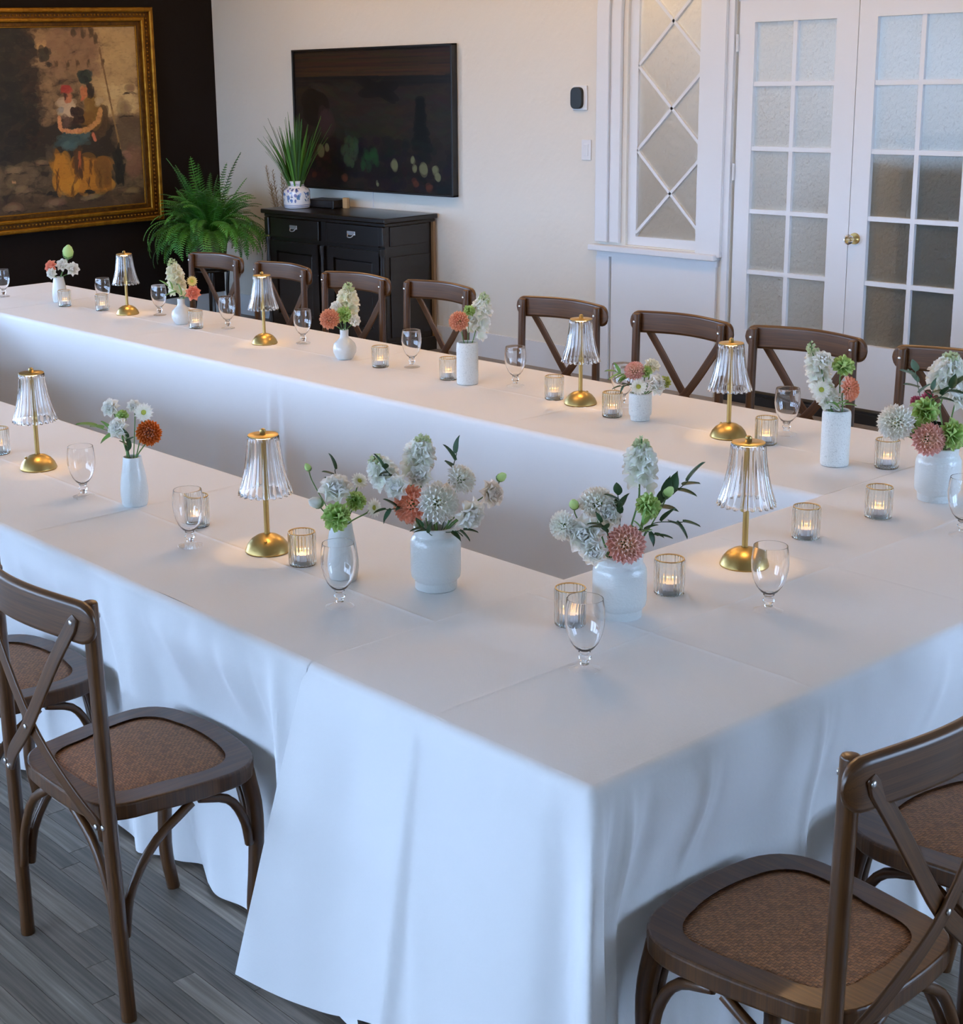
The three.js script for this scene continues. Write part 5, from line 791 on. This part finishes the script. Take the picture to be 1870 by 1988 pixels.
{ // blue and white vase with ornamental grass, set-top box, small sensor
  const vx = -6.58, vz = -5.01, Y = 0.92;
  const tex = canvasTex(512, 256, (g, W0, H0) => { g.fillStyle = '#dfe2e6'; g.fillRect(0, 0, W0, H0); for (const y of [22, 34, 222, 236]) { g.fillStyle = 'rgba(52,82,140,0.8)'; g.fillRect(0, y, W0, 5); } for (let k = 0; k < 9; k++) { const cx = (k + 0.5) * W0 / 9; for (let i = 0; i < 12; i++) dab(g, cx + rr(-20, 20), 128 + rr(-62, 62), rr(4, 10), rr(8, 22), `rgba(${46 + rr(-10, 30)},${78 + rr(-10, 30)},${146 + rr(-20, 20)},0.75)`); } });
  const t = thing('porcelain_vase', 'blue and white porcelain vase on the dark sideboard', 'vase', [vx, Y, vz]);
  part('vase_body', lathe([[0, 0.002], [0.085, 0.0], [0.092, 0.008], [0.096, 0.03], [0.096, 0.115], [0.09, 0.132], [0.068, 0.145], [0.056, 0.152], [0.055, 0.178], [0.062, 0.19], [0.060, 0.193], [0.052, 0.186], [0.05, 0.15], [0.088, 0.12], [0.088, 0.03], [0, 0.02]], 40), std([1, 1, 1], 0.25, { map: (tex.wrapS = tex.wrapT = THREE.RepeatWrapping, tex.repeat.set(4, 1 / 0.21), tex.offset.set(0, -0.42), tex), clearcoat: 0.5 }), t);
  const gr = thing('grass_bunch', 'upright green ornamental grass in the blue and white vase', 'plant', [vx, Y + 0.08, vz]); const gm = [std([0.05, 0.17, 0.03], 0.55), std([0.09, 0.26, 0.04], 0.55), std([0.035, 0.11, 0.03], 0.55)];
  const blade = (L, lean, bend) => { const pos = [], idx = [], uv = []; for (let i = 0; i <= 6; i++) { const k = i / 6, x = lean * k + bend * k * k, y = L * k - 0.3 * bend * k * k, w = 0.0075 * (k < 0.6 ? 0.7 + 0.5 * k : (1 - k) / 0.4 + 0.02); pos.push(x, y, -w, x + 0.002, y, 0, x, y, w); uv.push(0, k, 0.5, k, 1, k); } for (let i = 0; i < 6; i++) for (let j = 0; j < 2; j++) { const a = i * 3 + j; idx.push(a, a + 1, a + 3, a + 1, a + 4, a + 3); } const g = new THREE.BufferGeometry(); g.setAttribute('position', new THREE.Float32BufferAttribute(pos, 3)); g.setAttribute('uv', new THREE.Float32BufferAttribute(uv, 2)); g.setIndex(idx); g.computeVertexNormals(); return g; };
  const bl = [blade(0.44, 0.06, 0.02), blade(0.50, 0.10, 0.05), blade(0.40, 0.12, 0.09), blade(0.52, 0.03, 0.01), blade(0.46, 0.16, 0.06)];
  for (let i = 0; i < 90; i++) { const m = part('blade', bl[i % 5], gm[Math.floor(rnd() * 3)], gr), a = rr(0, 6.28), r = 0.03 * Math.sqrt(rnd()); m.position.set(Math.cos(a) * r, 0, Math.sin(a) * r); m.rotation.y = -a + rr(-0.4, 0.4); m.scale.setScalar(rr(0.85, 1.15)); }
  const b = thing('media_box', 'low black media box on the sideboard beside the porcelain vase', 'electronics', [-6.43, Y, -5.17], 0.05); part('casing', rbox(0.30, 0.055, 0.16, 0.006).translate(0, 0.031, 0), M.black, b); part('port_panel', box(0.10, 0.14, 0.015, 0.045, 0.078, 0.082), M.darkMetal, b); for (const [x, z] of [[-0.12, -0.06], [0.12, -0.06], [-0.12, 0.06], [0.12, 0.06]]) part('rubber_foot', new THREE.CylinderGeometry(0.01, 0.01, 0.004, 10).translate(x, 0.002, z), M.black, b);
  const s = thing('small_wooden_block', 'small tan wooden block beside the black media box', 'ornament', [-6.235, Y, -5.18], 0.1); part('block', rbox(0.045, 0.075, 0.03, 0.006).translate(0, 0.0375, 0), std([0.42, 0.27, 0.12], 0.6), s);
}
{ // Boston fern on a stand in the corner
  const cx = -7.32, cz = -4.74, st = thing('plant_stand', 'dark wooden stand carrying the fern in the corner', 'plant stand', [cx, 0, cz]);
  part('stand_top', lathe([[0, 0.44], [0.15, 0.44], [0.155, 0.45], [0.15, 0.46], [0, 0.46]], 28), M.darkWood, st);
  for (let k = 0; k < 4; k++) { const a = k * Math.PI / 2 + 0.5; part('leg', rod([[Math.cos(a) * 0.17, 0, Math.sin(a) * 0.17], [Math.cos(a) * 0.12, 0.25, Math.sin(a) * 0.12], [Math.cos(a) * 0.13, 0.44, Math.sin(a) * 0.13]], 0.012, 8, 8, V(0.3, 0, 1)), M.darkWood, st); }
  const f = thing('potted_fern', 'lush green fern with arching fronds in the dark corner', 'plant', [cx, 0.46, cz]);
  part('pot', lathe([[0, 0.002], [0.10, 0], [0.112, 0.01], [0.135, 0.20], [0.145, 0.21], [0.145, 0.23], [0.135, 0.23], [0.125, 0.20], [0, 0.19]], 28), std([0.05, 0.045, 0.04], 0.5), f);
  const fg = (L, rise, droop) => {   // frond along +x
    const o = newOut(), N = 30; let P = V(0, 0, 0), ang = rise; const pts = [];
    for (let i = 0; i <= N; i++) { pts.push(P.clone()); ang -= droop / N * (0.4 + 1.2 * i / N); P = P.clone().add(V(Math.cos(ang) * L / N, Math.sin(ang) * L / N, 0)); }
    for (let i = 1; i < N; i++) { const t = i / N, len = L * 0.10 * Math.pow(Math.sin(Math.PI * Math.min(1, 0.12 + t * 0.86)), 0.7), Tn = pts[i + 1].clone().sub(pts[i - 1]).normalize(); for (const s of [-1, 1]) { const d = V(Tn.x * 0.35, Tn.y * 0.35 - 0.12, s).normalize(), up = V(-Tn.y, Tn.x, 0); const z = new THREE.Vector3().crossVectors(d, up).normalize(); petalPatch(o, { len, wid: L * 0.0085, cup: 0.1, curl: -0.12, tip: 0.3, nu: 2, nv: 1, c0: [1, 1, 1], c1: [1, 1, 1] }, new THREE.Matrix4().makeBasis(d, up, z).setPosition(pts[i])); } }
    const g = toGeo(o); g.deleteAttribute('color'); const s = sweep(pts, circle(0.0025, 4), { up: V(0, 0, 1) }); return merge([g, s]);
  };
  const vars = [fg(0.50, 1.2, 2.2), fg(0.56, 0.95, 2.4), fg(0.52, 0.6, 2.3), fg(0.55, 1.4, 1.5), fg(0.64, 0.9, 2.7), fg(0.66, 1.44, 0.5)], fm = [std([0.05, 0.25, 0.03], 0.55, { transmission: 0.25, thickness: 0 }), std([0.10, 0.38, 0.05], 0.55, { transmission: 0.25, thickness: 0 }), std([0.03, 0.16, 0.025], 0.55, { transmission: 0.25, thickness: 0 })];
  for (let i = 0; i < 290; i++) { const vI = i < 18 ? 5 : i < 70 ? 3 : i % 5; const m = part('frond', vars[vI], fm[Math.floor(rnd() * 3)], f), a = i * 2.399963; m.position.set(Math.cos(a) * 0.06, 0.21, Math.sin(a) * 0.06); m.rotation.set(rr(-0.35, 0.35), -a, rr(-0.2, 0.2), 'YXZ'); m.scale.setScalar(rr(0.66, 1.04) * (Math.cos(a) < -0.6 || Math.sin(a) < -0.6 ? 0.9 : 1)); }
  // dried pampas in a tall vase between fern and sideboard
  const p = thing('floor_vase', 'tall grey green floor vase between the fern and the sideboard', 'vase', [-6.93, 0, -5.14]); part('vase_body', lathe([[0, 0.002], [0.055, 0], [0.062, 0.02], [0.072, 0.25], [0.066, 0.5], [0.046, 0.62], [0.052, 0.66], [0.046, 0.66], [0.04, 0.62], [0.06, 0.4], [0, 0.05]], 24), std([0.20, 0.22, 0.19], 0.5), p);
  const pg = thing('pampas_grass', 'dry tan pampas plumes standing behind the fern', 'plant', [-6.93, 0.5, -5.14]); const pm = std([0.46, 0.35, 0.22], 0.9), ps = std([0.30, 0.24, 0.14], 0.8);
  for (let k = 0; k < 6; k++) { const a = k * 1.05 + 0.4, lx = Math.cos(a) * 0.10 - 0.05, lz = Math.sin(a) * 0.07, L = rr(0.52, 0.74); part('stem', rod([[0, 0, 0], [lx * 0.4, L * 0.5, lz * 0.4], [lx, L, lz]], 0.002, 8, 5, V(0.3, 0, 1)), ps, pg); const o = newOut(); for (let i = 0; i < 70; i++) { const t = i / 70; petalPatch(o, { len: 0.065 * (1 - t * 0.6), wid: 0.003, cup: 0, curl: -0.2, tip: 0.2, nu: 2, nv: 1, c0: [1, 1, 1], c1: [1, 1, 1] }, new THREE.Matrix4().makeTranslation(lx * (0.55 + 0.45 * t), L * (0.58 + 0.44 * t), lz * (0.55 + 0.45 * t)).multiply(Mx(i * 2.4, 0.9 + rr(-0.3, 0.3)))); } const g = toGeo(o); g.deleteAttribute('color'); part('plume', g, pm, pg); }
}
{ // thermostat and light switch
  const t = thing('thermostat', 'black rounded thermostat on a white plate beside the lattice window', 'thermostat', [-4.172, 1.667, RZ0]);
  part('wall_plate', rbox(0.115, 0.145, 0.012, 0.006).translate(0.012, 0, 0.006), M.trim, t); const sh = new THREE.Shape(); const r = 0.034, a = 0.042, b = 0.06; sh.moveTo(-a + r, -b); sh.lineTo(a - r, -b); sh.quadraticCurveTo(a, -b, a, -b + r); sh.lineTo(a, b - r); sh.quadraticCurveTo(a, b, a - r, b); sh.lineTo(-a + r, b); sh.quadraticCurveTo(-a, b, -a, b - r); sh.lineTo(-a, -b + r); sh.quadraticCurveTo(-a, -b, -a + r, -b);
  const g = new THREE.ExtrudeGeometry(sh, { depth: 0.016, bevelEnabled: true, bevelSize: 0.003, bevelThickness: 0.004, bevelSegments: 2, curveSegments: 8 }); g.translate(0, 0, 0.012); part('display', g, std([0.006, 0.008, 0.008], 0.45), t);
  const s = thing('light_switch', 'white rocker light switch on the wall under the thermostat', 'switch', [-4.107, 1.364, RZ0]); part('wall_plate', rbox(0.075, 0.12, 0.008, 0.003).translate(0, 0, 0.004), M.trim, s); part('rocker', rbox(0.034, 0.068, 0.008, 0.002).rotateX(0.06).translate(0, 0, 0.008), M.trim, s);
}
// =====================================================================  CHANDELIER (above the frame) AND FOYER LAMP
M.bulb = std([1, 0.8, 0.5], 0.5, { emissive: new THREE.Color().setRGB(1, 0.62, 0.28), emissiveIntensity: 6 });
function chandelier(label, x, y, z, I, n = 6, R = 0.34) {
  const t = thing('chandelier', label, 'chandelier', [x, y, z]);
  part('rod', new THREE.CylinderGeometry(0.01, 0.01, RH - y - 0.02, 10).translate(0, (RH - y) / 2 + 0.01, 0), M.darkMetal, t); part('ceiling_plate', new THREE.CylinderGeometry(0.07, 0.07, 0.03, 20).translate(0, RH - y - 0.015, 0), M.darkMetal, t); part('ring', new THREE.TorusGeometry(R, 0.012, 8, 48).rotateX(Math.PI / 2), M.darkMetal, t);
  for (let k = 0; k < n; k++) { const a = k * 2 * Math.PI / n, bx = Math.cos(a) * R, bz = Math.sin(a) * R; part('arm', rod([[0, 0.12, 0], [bx * 0.5, 0.05, bz * 0.5], [bx, 0, bz]], 0.007, 8, 6, V(0.3, 0, 1)), M.darkMetal, t); part('bulb', new THREE.SphereGeometry(0.028, 14, 10).translate(bx, 0.06, bz), M.bulb, t); const l = new THREE.PointLight(WARM, I / n, 0, 2); l.position.set(x + bx, y + 0.06, z + bz); l.shadow.radius = 1.4; l.castShadow = true; scene.add(l); }
}
chandelier('dark ring chandelier with six bulbs above the tables', -1.6, 2.45, -1.4, CHAND);
[['above the sideboard', -6.3], ['above the far chairs', -4.0], ['before the french doors', -1.7]].forEach(([w, x]) => {
  const z = -3.7, t = thing('ceiling_light', `round warm ceiling light ${w}`, 'lamp', [x, RH, z]); part('housing', lathe([[0, 0], [0.11, 0], [0.115, -0.03], [0.10, -0.035], [0.095, -0.02], [0, -0.02]], 28), M.trim, t); part('bulb', new THREE.SphereGeometry(0.05, 16, 10).translate(0, -0.06, 0), M.bulb, t);
  const l = new THREE.PointLight(WARM, CEIL, 0, 2); l.position.set(x, RH - 0.06, z); l.shadow.radius = 2.4; l.castShadow = true; scene.add(l);
});
{ const t = thing('foyer_lantern', 'warm ceiling lantern in the foyer behind the french doors', 'lamp', [-3.55, 2.75, -6.0]); part('rod', new THREE.CylinderGeometry(0.008, 0.008, 0.42, 8).translate(0, 0.24, 0), M.darkMetal, t); part('bulb', new THREE.SphereGeometry(0.06, 16, 10), M.bulb, t); const l = new THREE.PointLight(new THREE.Color().setRGB(1, 0.66, 0.36), FOYER, 0, 2); l.position.set(-3.55, 2.75, -6.0); l.shadow.radius = 3; l.castShadow = true; scene.add(l); }

shade(scene);
renderer.render(scene, camera);
